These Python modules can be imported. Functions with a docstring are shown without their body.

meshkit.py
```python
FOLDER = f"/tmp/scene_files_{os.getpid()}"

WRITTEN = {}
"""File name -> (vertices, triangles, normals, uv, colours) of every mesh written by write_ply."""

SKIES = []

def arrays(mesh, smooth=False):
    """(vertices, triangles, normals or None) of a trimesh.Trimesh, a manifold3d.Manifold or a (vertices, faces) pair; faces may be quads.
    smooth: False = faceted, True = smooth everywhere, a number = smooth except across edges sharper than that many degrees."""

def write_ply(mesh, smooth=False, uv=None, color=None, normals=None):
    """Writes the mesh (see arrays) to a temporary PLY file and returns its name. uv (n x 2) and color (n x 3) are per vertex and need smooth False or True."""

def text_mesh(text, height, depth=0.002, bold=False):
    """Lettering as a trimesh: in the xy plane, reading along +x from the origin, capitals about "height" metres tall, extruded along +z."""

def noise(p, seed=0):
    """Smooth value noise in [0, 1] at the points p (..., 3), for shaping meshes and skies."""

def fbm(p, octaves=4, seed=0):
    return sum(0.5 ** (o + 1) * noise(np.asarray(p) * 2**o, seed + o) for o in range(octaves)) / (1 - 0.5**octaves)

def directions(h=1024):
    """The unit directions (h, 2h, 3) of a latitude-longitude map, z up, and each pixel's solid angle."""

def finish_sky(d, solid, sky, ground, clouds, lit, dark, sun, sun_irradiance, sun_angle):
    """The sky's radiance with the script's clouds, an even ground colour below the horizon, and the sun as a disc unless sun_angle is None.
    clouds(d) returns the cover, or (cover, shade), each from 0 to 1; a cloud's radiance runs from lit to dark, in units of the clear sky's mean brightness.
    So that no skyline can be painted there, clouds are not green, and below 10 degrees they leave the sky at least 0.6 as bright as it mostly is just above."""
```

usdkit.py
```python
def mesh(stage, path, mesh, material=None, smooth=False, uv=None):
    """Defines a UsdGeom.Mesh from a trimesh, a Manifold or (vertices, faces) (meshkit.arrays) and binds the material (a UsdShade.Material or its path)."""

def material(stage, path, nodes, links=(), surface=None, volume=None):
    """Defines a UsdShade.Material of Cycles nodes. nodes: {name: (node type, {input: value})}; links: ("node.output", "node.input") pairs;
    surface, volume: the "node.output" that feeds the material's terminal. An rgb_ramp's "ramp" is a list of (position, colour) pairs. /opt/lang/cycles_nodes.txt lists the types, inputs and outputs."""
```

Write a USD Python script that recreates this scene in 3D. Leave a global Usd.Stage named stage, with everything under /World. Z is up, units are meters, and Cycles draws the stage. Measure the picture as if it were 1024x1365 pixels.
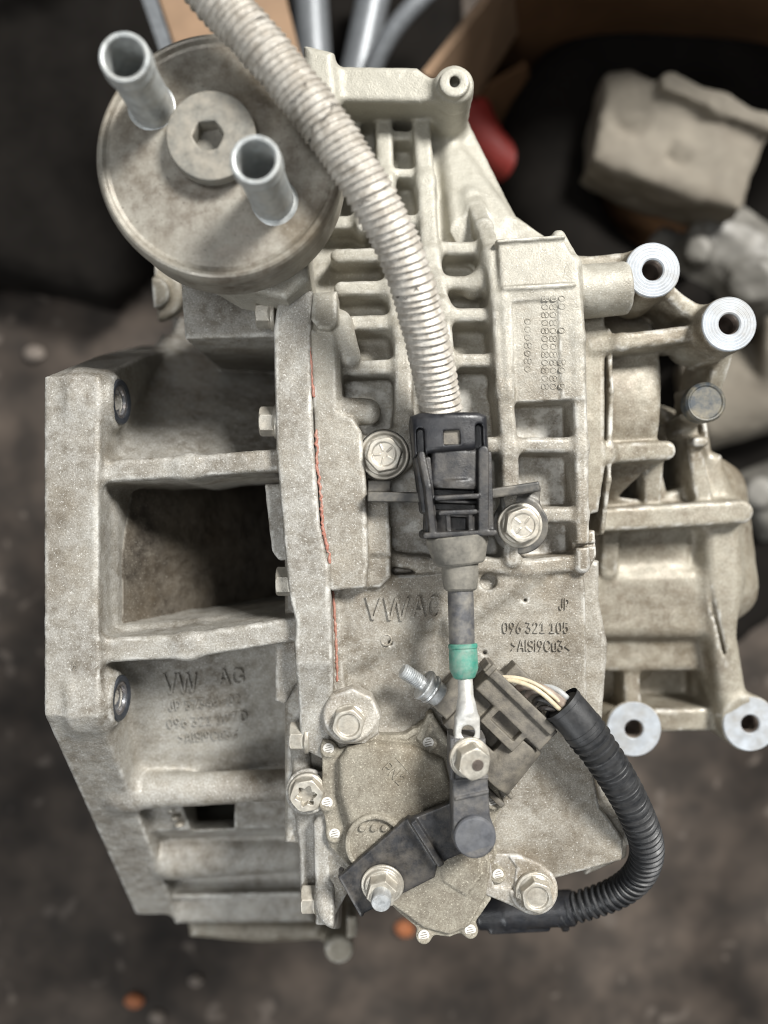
import math, random
import numpy as np, trimesh, meshkit, usdkit
from pxr import Usd, UsdGeom, UsdLux, UsdShade, Gf, Sdf, Vt
from shapely.geometry import Polygon

random.seed(7); np.random.seed(7)
stage = Usd.Stage.CreateInMemory()
UsdGeom.SetStageUpAxis(stage, UsdGeom.Tokens.z); UsdGeom.SetStageMetersPerUnit(stage, 1.0)
UsdGeom.Xform.Define(stage, '/World'); UsdGeom.Scope.Define(stage, '/World/Looks')
MM = 0.001

# ------------------------------------------------------------------ camera, light, exposure
H, FPX = 360.0, 1098.0                      # camera height over the lettered face (mm), focal length in photo pixels
cam = UsdGeom.Camera.Define(stage, '/World/camera')
cam.AddTranslateOp().Set(Gf.Vec3d(0, 0, H * MM))
cam.CreateHorizontalApertureAttr(36.0); cam.CreateVerticalApertureAttr(48.0)
cam.CreateFocalLengthAttr(36.0 * FPX / 1024)
cam.CreateFStopAttr(5.0); cam.CreateFocusDistanceAttr(0.349)
cam.CreateClippingRangeAttr(Gf.Vec2f(0.01, 50))
cam.CreateExposureAttr(0.0)

def material(name, nodes, links=(), surface='p.BSDF'):
    return usdkit.material(stage, '/World/Looks/' + name, nodes, links, surface=surface)

dome = UsdLux.DomeLight.Define(stage, '/World/ambient_fill')  # uniform ambient fill for room bounce, not a visible sky
dome.GetPrim().SetCustomDataByKey('kind', 'structure')
dm = usdkit.material(stage, '/World/Looks/ambient_grey', {'b': ('background_shader', {'color': (0.93, 0.97, 1.0), 'strength': 0.12})}, surface='b.background')
UsdShade.MaterialBindingAPI.Apply(dome.GetPrim()).Bind(dm)

def rect_light(name, pos, target, w, h, watts, color):
    l = UsdLux.RectLight.Define(stage, '/World/' + name)
    l.CreateWidthAttr(w); l.CreateHeightAttr(h); l.CreateNormalizeAttr(True)
    l.CreateIntensityAttr(watts); l.CreateColorAttr(Gf.Vec3f(*color))
    z = np.array(pos, float) - np.array(target, float); z /= np.linalg.norm(z)
    x = np.cross([0, 1, 0.01], z); x /= np.linalg.norm(x); y = np.cross(z, x)
    m = Gf.Matrix4d(*x, 0, *y, 0, *z, 0, *map(float, pos), 1)
    l.AddTransformOp().Set(m)
    return l
rect_light('window_light', (1.45, 1.6, 2.2), (0, 0, 0), 0.8, 0.7, 66.0, (1.0, 0.985, 0.95))
rect_light('ceiling_light', (-0.35, 0.1, 2.6), (0, 0, 0), 0.8, 0.8, 5.0, (0.97, 0.985, 1.0))
rect_light('added_fill_light', (-1.4, -1.9, 1.9), (0, 0, 0), 1.2, 1.0, 13.0, (0.95, 0.98, 1.0))  # added fill that lifts the lower left; no doorway is seen

# ------------------------------------------------------------------ scene helpers (mm in, metres out)
ORIGIN = {'/World': np.zeros(3)}
COUNT = {}
def numbered(parent, name):
    k = COUNT.get((parent, name), 0); COUNT[(parent, name)] = k + 1
    return f'{parent}/{name}' + (f'_{k:03d}' if k else '')
def tag(prim, label=None, cat=None, group=None, kind=None):
    for k, v in (('label', label), ('category', cat), ('group', group), ('kind', kind)):
        if v: prim.SetCustomDataByKey(k, v)
def thing(name, label, cat, base, group=None):
    p = numbered('/World', name); x = UsdGeom.Xform.Define(stage, p)
    b = np.array(base, float); x.AddTranslateOp().Set(Gf.Vec3d(*(b * MM))); ORIGIN[p] = b
    tag(x.GetPrim(), label, cat, group)
    return p
def obj(name, mesh, mat, parent='/World', smooth=35, **tags):
    p = numbered(parent, name)
    v, f = (np.asarray(mesh.vertices), np.asarray(mesh.faces)) if hasattr(mesh, 'vertices') else mesh
    m = usdkit.mesh(stage, p, ((v - ORIGIN[parent]) * MM, f), mat, smooth=smooth)
    ORIGIN[p] = ORIGIN[parent]
    if id(v) in WEAR and smooth is True:
        UsdGeom.PrimvarsAPI(m).CreatePrimvar('wear', Sdf.ValueTypeNames.FloatArray, 'vertex').Set(Vt.FloatArray.FromNumpy(WEAR[id(v)].astype(np.float32)))
    tag(m.GetPrim(), **tags)
    return p

def S(z): return (H - z) / FPX
def P(px, py, z): s = S(z); return np.array([(px - 512) * s, (682.5 - py) * s, z])

# ------------------------------------------------------------------ distance-field modeller for castings and mouldings
def sdf_poly(pts, X, Y):
    pts = np.asarray(pts, float); d = np.full(np.broadcast(X, Y).shape, 1e9); sgn = np.ones(d.shape)
    n = len(pts)
    for i in range(n):
        a, b = pts[i], pts[i - 1]; e = b - a
        wx, wy = X - a[0], Y - a[1]
        t = np.clip((wx * e[0] + wy * e[1]) / max(e @ e, 1e-12), 0, 1)
        d = np.minimum(d, (wx - e[0] * t) ** 2 + (wy - e[1] * t) ** 2)
        c1, c2, c3 = Y >= a[1], Y < b[1], e[0] * wy > e[1] * wx
        sgn = np.where((c1 & c2 & c3) | (~c1 & ~c2 & ~c3), -sgn, sgn)
    return sgn * np.sqrt(d)
def ext(d2, dz, r):
    a, b = d2 + r, dz + r
    return np.minimum(np.maximum(a, b), 0) + np.sqrt(np.maximum(a, 0) ** 2 + np.maximum(b, 0) ** 2) - r

WEAR, KEEP = {}, []
class Grid:
    def __init__(s, lo, hi, h):
        s.lo, s.h = np.array(lo, float), h
        s.n = np.ceil((np.array(hi) - s.lo) / h).astype(int) + 1
        s.F = np.full(s.n, 12.0, np.float32)
        s.ax = [(s.lo[k] + h * np.arange(s.n[k])) for k in range(3)]
    def _op(s, fn, lo, hi, k, op):
        m = k + 2.5 * s.h + 1
        i0 = np.clip(np.floor((np.array(lo) - m - s.lo) / s.h).astype(int), 0, s.n); i1 = np.clip(np.ceil((np.array(hi) + m - s.lo) / s.h).astype(int) + 1, 0, s.n)
        if (i1 <= i0).any(): return s
        X, Y, Z = (s.ax[0][i0[0]:i1[0], None, None], s.ax[1][None, i0[1]:i1[1], None], s.ax[2][None, None, i0[2]:i1[2]])
        d = np.asarray(fn(X, Y, Z), np.float32)
        sl = tuple(slice(a, b) for a, b in zip(i0, i1)); F = s.F[sl]
        if op == 'sub': F, d = -F, d
        if k > 0:
            q = np.maximum(k - np.abs(F - d), 0) / k
            r = np.minimum(F, d) - q * q * k * 0.25
        else: r = np.minimum(F, d)
        s.F[sl] = -r if op == 'sub' else r
        return s
    # polygon in the xy plane given in mm
    def polymm(s, pts, z1, z0, r=1.0, k=2.0, op='add', top=None):
        pts = np.array(pts, float); lo = [*pts.min(0), z0]; hi = [*pts.max(0), z1]
        def fn(X, Y, Z):
            d2 = sdf_poly(pts, X, Y)
            zt = z1 if top is None else top(X, Y)
            return ext(d2, np.maximum(z0 - Z, Z - zt), r)
        return s._op(fn, lo, hi, k, op)
    def poly(s, px, z1, z0, r=1.0, k=2.0, op='add', top=None, zref=None):
        q = S(z1 if zref is None else zref)
        return s.polymm([((a - 512) * q, (682.5 - b) * q) for a, b in px], z1, z0, r, k, op, top)
    # polygon in (y,z), extruded along x
    def polyx(s, pts, x0, x1, r=1.0, k=2.0, op='add'):
        pts = np.array(pts, float); lo = [x0, *pts.min(0)]; hi = [x1, *pts.max(0)]
        return s._op(lambda X, Y, Z: ext(sdf_poly(pts, Y, Z), np.maximum(x0 - X, X - x1), r), lo, hi, k, op)
    # rib: chain of (px,py,z) top points
    def rib(s, chain, w, depth, k=2.5, r=None, op='add', w1=None):
        for a, b in zip(chain[:-1], chain[1:]):
            a, b = P(*a), P(*b); e = (b - a)[:2]; L = max(e @ e, 1e-9); r_ = min(w / 2 * .62, 2.0) if r is None else r
            ww = w / 2; wb = (w if w1 is None else w1) / 2
            def fn(X, Y, Z):
                t = np.clip(((X - a[0]) * e[0] + (Y - a[1]) * e[1]) / L, 0, 1)
                d2 = np.sqrt((X - a[0] - e[0] * t) ** 2 + (Y - a[1] - e[1] * t) ** 2) - (ww + (wb - ww) * t)
                zt = a[2] + (b[2] - a[2]) * t
                return ext(d2 - 0.035 * np.maximum(zt - Z, 0), np.maximum(zt - depth - Z, Z - zt), r_)
            lo = np.minimum(a, b) - [ww + 3, ww + 3, depth]; hi = np.maximum(a, b) + [ww + 3, ww + 3, 0]
            s._op(fn, lo, hi, k, op)
        return s
    def cyl(s, p0, p1, r0, r1=None, rd=0.6, k=1.5, op='add'):
        p0, p1 = np.array(p0, float), np.array(p1, float); r1 = r0 if r1 is None else r1
        L = np.linalg.norm(p1 - p0); u = (p1 - p0) / L; R = max(r0, r1)
        def fn(X, Y, Z):
            wx, wy, wz = X - p0[0], Y - p0[1], Z - p0[2]
            t = wx * u[0] + wy * u[1] + wz * u[2]
            rad = np.sqrt(np.maximum(wx * wx + wy * wy + wz * wz - t * t, 0))
            return ext(rad - (r0 + (r1 - r0) * np.clip(t / L, 0, 1)), np.maximum(-t, t - L), rd)
        return s._op(fn, np.minimum(p0, p1) - R, np.maximum(p0, p1) + R, k, op)
    def caps(s, p0, p1, r0, r1=None, k=2.0, op='add'):
        p0, p1 = np.array(p0, float), np.array(p1, float); r1 = r0 if r1 is None else r1
        e = p1 - p0; L = max(e @ e, 1e-9); R = max(r0, r1)
        def fn(X, Y, Z):
            wx, wy, wz = X - p0[0], Y - p0[1], Z - p0[2]
            t = np.clip((wx * e[0] + wy * e[1] + wz * e[2]) / L, 0, 1)
            return np.sqrt((wx - e[0] * t) ** 2 + (wy - e[1] * t) ** 2 + (wz - e[2] * t) ** 2) - (r0 + (r1 - r0) * t)
        return s._op(fn, np.minimum(p0, p1) - R, np.maximum(p0, p1) + R, k, op)
    # box with its own axes: rot = degrees about z, or 3x3 (columns are the axes)
    def box(s, c, half, rot=0, r=0.6, k=1.0, op='add'):
        c, half = np.array(c, float), np.array(half, float)
        if np.ndim(rot) == 0:
            a = math.radians(rot); M = np.array([[math.cos(a), -math.sin(a), 0], [math.sin(a), math.cos(a), 0], [0, 0, 1]])
        else: M = np.array(rot, float)
        ex = np.abs(M) @ half; r = min(r, half.min() * .95)
        def fn(X, Y, Z):
            w = (X - c[0], Y - c[1], Z - c[2])
            q = [np.abs(w[0] * M[0, i] + w[1] * M[1, i] + w[2] * M[2, i]) - half[i] + r for i in range(3)]
            o = np.sqrt(np.maximum(q[0], 0) ** 2 + np.maximum(q[1], 0) ** 2 + np.maximum(q[2], 0) ** 2)
            return o + np.minimum(np.maximum(np.maximum(q[0], q[1]), q[2]), 0) - r
        return s._op(fn, c - ex, c + ex, k, op)
    def height(s, x, y, zfrom=None):
        x, y = np.atleast_1d(x), np.atleast_1d(y)
        fx, fy = (x - s.lo[0]) / s.h, (y - s.lo[1]) / s.h
        i, j = np.clip(fx.astype(int), 0, s.n[0] - 2), np.clip(fy.astype(int), 0, s.n[1] - 2)
        u, v = (fx - i)[:, None], (fy - j)[:, None]
        C = s.F[i, j] * (1 - u) * (1 - v) + s.F[i + 1, j] * u * (1 - v) + s.F[i, j + 1] * (1 - u) * v + s.F[i + 1, j + 1] * u * v
        if zfrom is not None: C[:, int((zfrom - s.lo[2]) / s.h):] = 5
        ins = C < 0; top = C.shape[1] - 1 - np.argmax(ins[:, ::-1], 1)
        top = np.where(ins.any(1), np.minimum(top, C.shape[1] - 2), 0); q = np.arange(len(top))
        a, b = C[q, top], C[q, top + 1]
        return s.lo[2] + s.h * (top + np.clip(a / np.where(a == b, 1, a - b), 0, 1))
    def mesh(s, rough=0.0, scale=5.0, seed=0):
        F = s.F
        for k in range(3):
            sl = [slice(None)] * 3
            for e in (0, -1): sl[k] = e; F[tuple(sl)] = np.maximum(F[tuple(sl)], s.h * .5)
        I = F < 0; n = s.n - 1
        cnt = np.zeros(n, np.uint8)
        offs = [(a, b, c) for a in (0, 1) for b in (0, 1) for c in (0, 1)]
        for a, b, c in offs: cnt += I[a:n[0] + a, b:n[1] + b, c:n[2] + c]
        act = np.argwhere((cnt > 0) & (cnt < 8))
        vid = np.full(n, -1, np.int32); vid[tuple(act.T)] = np.arange(len(act))
        val = np.stack([F[act[:, 0] + a, act[:, 1] + b, act[:, 2] + c] for a, b, c in offs], 1)
        acc = np.zeros((len(act), 3)); num = np.zeros(len(act)); O = np.array(offs, float)
        for i in range(8):
            for j in range(i + 1, 8):
                if np.abs(O[i] - O[j]).sum() != 1: continue
                m = (val[:, i] < 0) != (val[:, j] < 0)
                t = val[m, i] / (val[m, i] - val[m, j])
                acc[m] += O[i] + (O[j] - O[i]) * t[:, None]; num[m] += 1
        V = s.lo + s.h * (act + acc / num[:, None])
        V0 = V.copy(); Q = []
        for k in range(3):
            a, b = [slice(None)] * 3, [slice(None)] * 3; a[k], b[k] = slice(0, -1), slice(1, None)
            I0, I1 = I[tuple(a)], I[tuple(b)]
            u, v = (k + 1) % 3, (k + 2) % 3
            for flip, mask in ((0, I0 & ~I1), (1, ~I0 & I1)):
                e = np.argwhere(mask); e = e[(e[:, u] > 0) & (e[:, v] > 0) & (e[:, u] < n[u]) & (e[:, v] < n[v])]
                def cell(du, dv):
                    c = e.copy(); c[:, u] -= du; c[:, v] -= dv; return vid[tuple(c.T)]
                q = np.stack([cell(1, 1), cell(0, 1), cell(0, 0), cell(1, 0)], 1)
                Q.append(q[:, ::-1] if flip else q)
        Q = np.concatenate(Q); Q = Q[(Q >= 0).all(1)]
        T = np.vstack([Q[:, [0, 1, 2]], Q[:, [0, 2, 3]]])
        if rough:
            nn = np.zeros_like(V); fn = np.cross(V[T[:, 1]] - V[T[:, 0]], V[T[:, 2]] - V[T[:, 0]])
            for k in range(3): nn[:, k] = np.bincount(T.ravel(), np.repeat(fn[:, k], 3), len(V))
            nn /= np.maximum(np.linalg.norm(nn, axis=1, keepdims=True), 1e-9)
            V = V + nn * (rough * 2 * (meshkit.fbm(V / scale, 3, seed) - 0.5))[:, None]
        c = np.clip(np.rint((V0 - s.lo) / s.h).astype(int), 1, s.n - 2); i, j, k = c.T
        lap = (F[i + 1, j, k] + F[i - 1, j, k] + F[i, j + 1, k] + F[i, j - 1, k] + F[i, j, k + 1] + F[i, j, k - 1] - 6 * F[i, j, k]) / s.h ** 2
        WEAR[id(V)] = np.clip((lap - .16) / .5, 0, 1); KEEP.append(V)
        return V, T

# ------------------------------------------------------------------ simple solids
def spline(pts, n):
    from scipy.interpolate import CubicSpline
    pts = np.array(pts, float); t = np.r_[0, np.cumsum(np.linalg.norm(np.diff(pts, axis=0), axis=1))]
    return CubicSpline(t, pts)(np.linspace(0, t[-1], n)), t[-1]
def tube(path, rad, n=20, mod=None, cap=True):
    path = np.array(path, float); N = len(path)
    T = np.gradient(path, axis=0); T /= np.linalg.norm(T, axis=1, keepdims=True)
    u = np.cross(T[0], [0, 0, 1.0]); u = u if np.linalg.norm(u) > .1 else np.cross(T[0], [0, 1.0, 0]); u /= np.linalg.norm(u)
    U = [u]
    for i in range(1, N):
        u = U[-1] - T[i] * (U[-1] @ T[i]); U.append(u / np.linalg.norm(u))
    U = np.array(U); W = np.cross(T, U)
    th = np.linspace(0, 2 * np.pi, n, endpoint=False)
    s = np.r_[0, np.cumsum(np.linalg.norm(np.diff(path, axis=0), axis=1))]
    R = np.broadcast_to(np.asarray(rad, float), (N,))[:, None] * np.ones((1, n))
    if mod is not None: R = R + mod(s[:, None], th[None, :])
    V = path[:, None] + R[..., None] * (np.cos(th)[None, :, None] * U[:, None] + np.sin(th)[None, :, None] * W[:, None])
    V = V.reshape(-1, 3); i = np.arange(N - 1)[:, None] * n; j = np.arange(n)[None, :]; jn = (j + 1) % n
    q = np.stack([i + j, i + jn, i + n + jn, i + n + j], -1).reshape(-1, 4)
    F = np.vstack([q[:, [0, 1, 2]], q[:, [0, 2, 3]]])
    if cap:
        V = np.vstack([V, path[0], path[-1]]); a, b = len(V) - 2, len(V) - 1; jj = np.arange(n); jjn = (jj + 1) % n
        F = np.vstack([F, np.stack([np.full(n, a), jjn, jj], 1), np.stack([np.full(n, b), (N - 1) * n + jj, (N - 1) * n + jjn], 1)])
    return trimesh.Trimesh(V, F, process=False)
def lathe(prof, c, axis=(0, 0, 1), n=48):
    prof = np.array(prof, float); th = np.linspace(0, 2 * np.pi, n, endpoint=False)
    z = np.array(axis, float); z /= np.linalg.norm(z); x = np.cross(z, [0.3, 1, 0.2]); x /= np.linalg.norm(x); y = np.cross(z, x)
    V = (np.array(c, float) + prof[:, None, 0, None] * (np.cos(th)[None, :, None] * x + np.sin(th)[None, :, None] * y) + prof[:, None, 1, None] * z).reshape(-1, 3)
    m = len(prof); i = np.arange(m - 1)[:, None] * n; j = np.arange(n)[None, :]; jn = (j + 1) % n
    q = np.stack([i + j, i + jn, i + n + jn, i + n + j], -1).reshape(-1, 4)
    return trimesh.Trimesh(V, np.vstack([q[:, [0, 1, 2]], q[:, [0, 2, 3]]]), process=False)
smooth_prof_ = lambda p: p
def cat(*ms): return trimesh.util.concatenate(ms)
def frame(c, axis, spin=0):
    z = np.array(axis, float); z /= np.linalg.norm(z)
    x = np.cross([0, 1, 0.0], z); x = x if np.linalg.norm(x) > .1 else np.array([1.0, 0, 0]); x /= np.linalg.norm(x); y = np.cross(z, x)
    a = math.radians(spin); X = x * math.cos(a) + y * math.sin(a); Y = np.cross(z, X)
    M = np.eye(4); M[:3, 0], M[:3, 1], M[:3, 2], M[:3, 3] = X, Y, z, c
    return M
def place(vf, M):
    V, T = vf; return np.asarray(V) @ M[:3, :3].T + M[:3, 3], T
def bolt_head(flat=13, h=6.5, fl=9.2, fh=2.0, marks=0, socket=None, dish=0.5, spin=0, g=0.28):
    R = max(fl, flat * .6) + 1
    G = Grid([-R, -R, -1.5], [R, R, fh + h + 1.2], g)
    G.cyl((0, 0, -1.2), (0, 0, fh * .55), fl, rd=.5, k=0)
    G.cyl((0, 0, 0), (0, 0, fh), fl - .4, fl * .80, rd=.4, k=.4)
    hexp = [(flat / 1.732 * math.cos(a), flat / 1.732 * math.sin(a)) for a in np.arange(6) * math.pi / 3]
    c = flat * .55
    def fn(X, Y, Z):
        d = ext(sdf_poly(hexp, X, Y), np.maximum(-Z, Z - fh - h), .25)
        return np.maximum(d, (np.sqrt(X * X + Y * Y) - c) * .6 + (Z - fh - h + .45) * .8)
    G._op(fn, [-R, -R, 0], [R, R, fh + h], .5, 'add')
    if dish: G.cyl((0, 0, fh + h - dish), (0, 0, fh + h + 2), flat * .36, flat * .44, rd=.3, k=.4, op='sub')
    if socket == 'star':
        pts = []
        for i in range(24):
            a = i * math.pi / 12; rr = flat * .36 * (0.83 + .19 * math.cos(6 * a)); pts.append((rr * math.cos(a), rr * math.sin(a)))
        G.polymm(pts, fh + h + 2, fh + h - 4, r=.1, k=.3, op='sub')
    for i in range(marks):
        a = i * 2 * math.pi / marks + .5; r0, r1 = flat * .12, flat * .32
        G.caps((r0 * math.cos(a), r0 * math.sin(a), fh + h - dish), (r1 * math.cos(a), r1 * math.sin(a), fh + h - dish), .32, k=.2)
    return G.mesh()
def flat_text(txt, h, depth, c, xdir, up=(0, 0, 1), bold=False, sx=1.0, drape=None, sink=0.4):
    m = meshkit.text_mesh(txt, h, depth + sink, bold); v = m.vertices.copy(); v[:, 0] *= sx
    v[:, 0] -= (v[:, 0].max() + v[:, 0].min()) / 2; v[:, 1] -= h / 2; v[:, 2] -= sink
    x = np.array(xdir, float); x /= np.linalg.norm(x); z = np.array(up, float); y = np.cross(z, x)
    w = np.array(c) + v[:, [0]] * x + v[:, [1]] * y + v[:, [2]] * z
    if drape is not None: w[:, 2] = drape(w[:, 0], w[:, 1]) + v[:, 2]
    return trimesh.Trimesh(w, m.faces, process=False)
def mix3(a, b, t): return tuple(np.array(a) * (1 - t) + np.array(b) * t)

# ------------------------------------------------------------------ materials
def cast(name, dust, bare, grime, worn=(0.72, 0.71, 0.67), rough=.52, bump=.45, metal=.20, grain=1.0, bias=0.0, speck=.55, wear=.55, cream=None, fine=.6):
    n = {'g': ('geometry', {}),
         'n1': ('noise_texture', {'scale': 38.0, 'detail': 6.0, 'roughness': .62}), 'n0': ('noise_texture', {'scale': 17.0, 'detail': 7.0, 'roughness': .68}), 'r0': ('rgb_ramp', {'ramp': [(.50, (0, 0, 0)), (.66, (1, 1, 1))]}), 'k0': ('math', {'math_type': 'multiply', 'value2': .75}), 'm0': ('mix_color', {'blend_type': 'multiply', 'b': (0.50, 0.43, 0.34)}),
         'n2': ('noise_texture', {'scale': 210.0, 'detail': 5.0, 'roughness': .65}),
         'n3': ('noise_texture', {'scale': 1300.0 * grain, 'detail': 4.0, 'roughness': .6}),
         'n4': ('noise_texture', {'scale': 1250.0 * grain, 'detail': 3.0, 'roughness': .6}),
         'r1': ('rgb_ramp', {'ramp': [(0.36 - bias, (0, 0, 0)), (0.60 - bias, (1, 1, 1))]}),
         'r2': ('rgb_ramp', {'ramp': [(0.40 - bias, (0, 0, 0)), (0.60 - bias, (1, 1, 1))]}),
         'r3': ('rgb_ramp', {'ramp': [(0.40, (0, 0, 0)), (0.60, (1, 1, 1))]}),
         'rs': ('rgb_ramp', {'ramp': [(0.615, (0, 0, 0)), (0.67, (1, 1, 1))]}),
         'rd': ('rgb_ramp', {'ramp': [(0.30, (1, 1, 1)), (0.37, (0, 0, 0))]}),
         'wn': ('rgb_ramp', {'ramp': [(.46, (.08, .08, .08)), (.58, (1, 1, 1))]}), 'n5': ('noise_texture', {'scale': 95.0, 'detail': 6.0, 'roughness': .7}), 'at': ('attribute', {'attribute': 'wear'}),
         'm1': ('mix_color', {'blend_type': 'mix', 'a': grime, 'b': dust}),
         'm2': ('mix_color', {'blend_type': 'mix', 'b': bare}),
         'k2': ('math', {'math_type': 'multiply', 'value2': .5}),
         'm3': ('mix_color', {'blend_type': 'multiply', 'b': (0.55, 0.52, 0.48)}),
         'k3': ('math', {'math_type': 'multiply', 'value2': fine}),
         'm4': ('mix_color', {'blend_type': 'mix', 'b': worn}),
         'k4': ('math', {'math_type': 'multiply', 'value2': speck}),
         'm5': ('mix_color', {'blend_type': 'mix', 'b': tuple(np.array(grime) * .55)}),
         'k5': ('math', {'math_type': 'multiply', 'value2': .55}),
         'm6': ('mix_color', {'blend_type': 'mix', 'b': worn}),
         'k6': ('math', {'math_type': 'multiply'}), 'k6b': ('math', {'math_type': 'multiply', 'value2': wear}),
         'b1': ('bump', {'strength': bump, 'distance': .0005}), 'b2': ('bump', {'strength': bump * .45, 'distance': .0008}),
         'rr': ('map_range', {'from_min': 0.3, 'from_max': .7, 'to_min': rough - .12, 'to_max': rough + .15}),
         'p': ('principled_bsdf', {'specular_ior_level': .5})}
    L = [('g.position', f'{x}.vector') for x in ('n0', 'n1', 'n2', 'n3', 'n4')]
    L += [('n1.fac', 'r1.fac'), ('n2.fac', 'r2.fac'), ('n5.fac', 'wn.fac'), ('g.position', 'n5.vector'), ('n3.fac', 'r3.fac'), ('n4.fac', 'rs.fac'), ('n4.fac', 'rd.fac'), 
          ('r1.color', 'm1.fac'), ('m1.result', 'm2.a'), ('r2.color', 'k2.value1'), ('k2.value', 'm2.fac'),
          ('m2.result', 'm3.a'), ('r3.color', 'k3.value1'), ('k3.value', 'm3.fac'),
          ('m3.result', 'm0.a'), ('n0.fac', 'r0.fac'), ('r0.color', 'k0.value1'), ('k0.value', 'm0.fac'), ('m0.result', 'm5.a'), ('rd.color', 'k5.value1'), ('k5.value', 'm5.fac'),
          ('m5.result', 'm4.a'), ('rs.color', 'k4.value1'), ('k4.value', 'm4.fac'),
          ('m4.result', 'm6.a'), ('at.fac', 'k6.value1'), ('wn.color', 'k6.value2'), ('k6.value', 'k6b.value1'), ('k6b.value', 'm6.fac'),
          ('n3.fac', 'b1.height'), ('n2.fac', 'b2.height'), ('b2.normal', 'b1.normal'), ('b1.normal', 'p.normal'),
          ('n2.fac', 'rr.value'), ('rr.result', 'p.roughness')]
    n['p'][1]['metallic'] = metal
    if cream:      # pale oxide bloom towards one end of the casting
        n.update({'sx': ('separate_xyz', {}), 'mr': ('map_range', {'from_min': cream[1], 'from_max': cream[2], 'to_min': 0.0, 'to_max': 1.0, 'clamp': True}),
                  'ad': ('math', {'math_type': 'multiply_add', 'value2': .09}), 'm8': ('mix_color', {'blend_type': 'mix', 'b': cream[0]}), 'k8': ('math', {'math_type': 'multiply', 'value2': .72})})
        L += [('g.position', 'sx.vector'), ('n1.fac', 'ad.value1'), ('sx.y', 'ad.value3'), ('ad.value', 'mr.value'), ('mr.result', 'k8.value1'), ('k8.value', 'm8.fac'), ('m6.result', 'm8.a'), ('m8.result', 'p.base_color')]
    else: L.append(('m6.result', 'p.base_color'))
    return material(name, n, L)
def plain(name, col, rough=.5, metal=0.0, var=.25, scale=300.0, bump=.1, dust=None, dustamt=.5, spec=.5, fine=1500.0):
    n = {'g': ('geometry', {}), 'n': ('noise_texture', {'scale': scale, 'detail': 6.0, 'roughness': .65}), 'f': ('noise_texture', {'scale': fine, 'detail': 2.0}),
         'r': ('rgb_ramp', {'ramp': [(.32, (0, 0, 0)), (.70, (1, 1, 1))]}),
         'm': ('mix_color', {'blend_type': 'mix', 'a': tuple(np.array(col) * (1 - var)), 'b': tuple(np.minimum(np.array(col) * (1 + var), 1))}),
         'b': ('bump', {'strength': bump, 'distance': .0006}), 'rr': ('map_range', {'from_min': .3, 'from_max': .7, 'to_min': max(rough - .1, .05), 'to_max': min(rough + .12, 1)}),
         'p': ('principled_bsdf', {'metallic': metal, 'specular_ior_level': spec})}
    L = [('g.position', 'n.vector'), ('g.position', 'f.vector'), ('n.fac', 'r.fac'), ('r.color', 'm.fac'), ('f.fac', 'b.height'), ('b.normal', 'p.normal'), ('n.fac', 'rr.value'), ('rr.result', 'p.roughness')]
    if dust:
        n.update({'d': ('noise_texture', {'scale': scale * .45, 'detail': 8.0, 'roughness': .7}), 'dr': ('rgb_ramp', {'ramp': [(.40, (0, 0, 0)), (.66, (1, 1, 1))]}),
                  'k': ('math', {'math_type': 'multiply', 'value2': dustamt}), 'md': ('mix_color', {'blend_type': 'mix', 'b': dust})})
        L += [('g.position', 'd.vector'), ('d.fac', 'dr.fac'), ('dr.color', 'k.value1'), ('k.value', 'md.fac'), ('m.result', 'md.a'), ('md.result', 'p.base_color')]
    else: L.append(('m.result', 'p.base_color'))
    return material(name, n, L)

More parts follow.
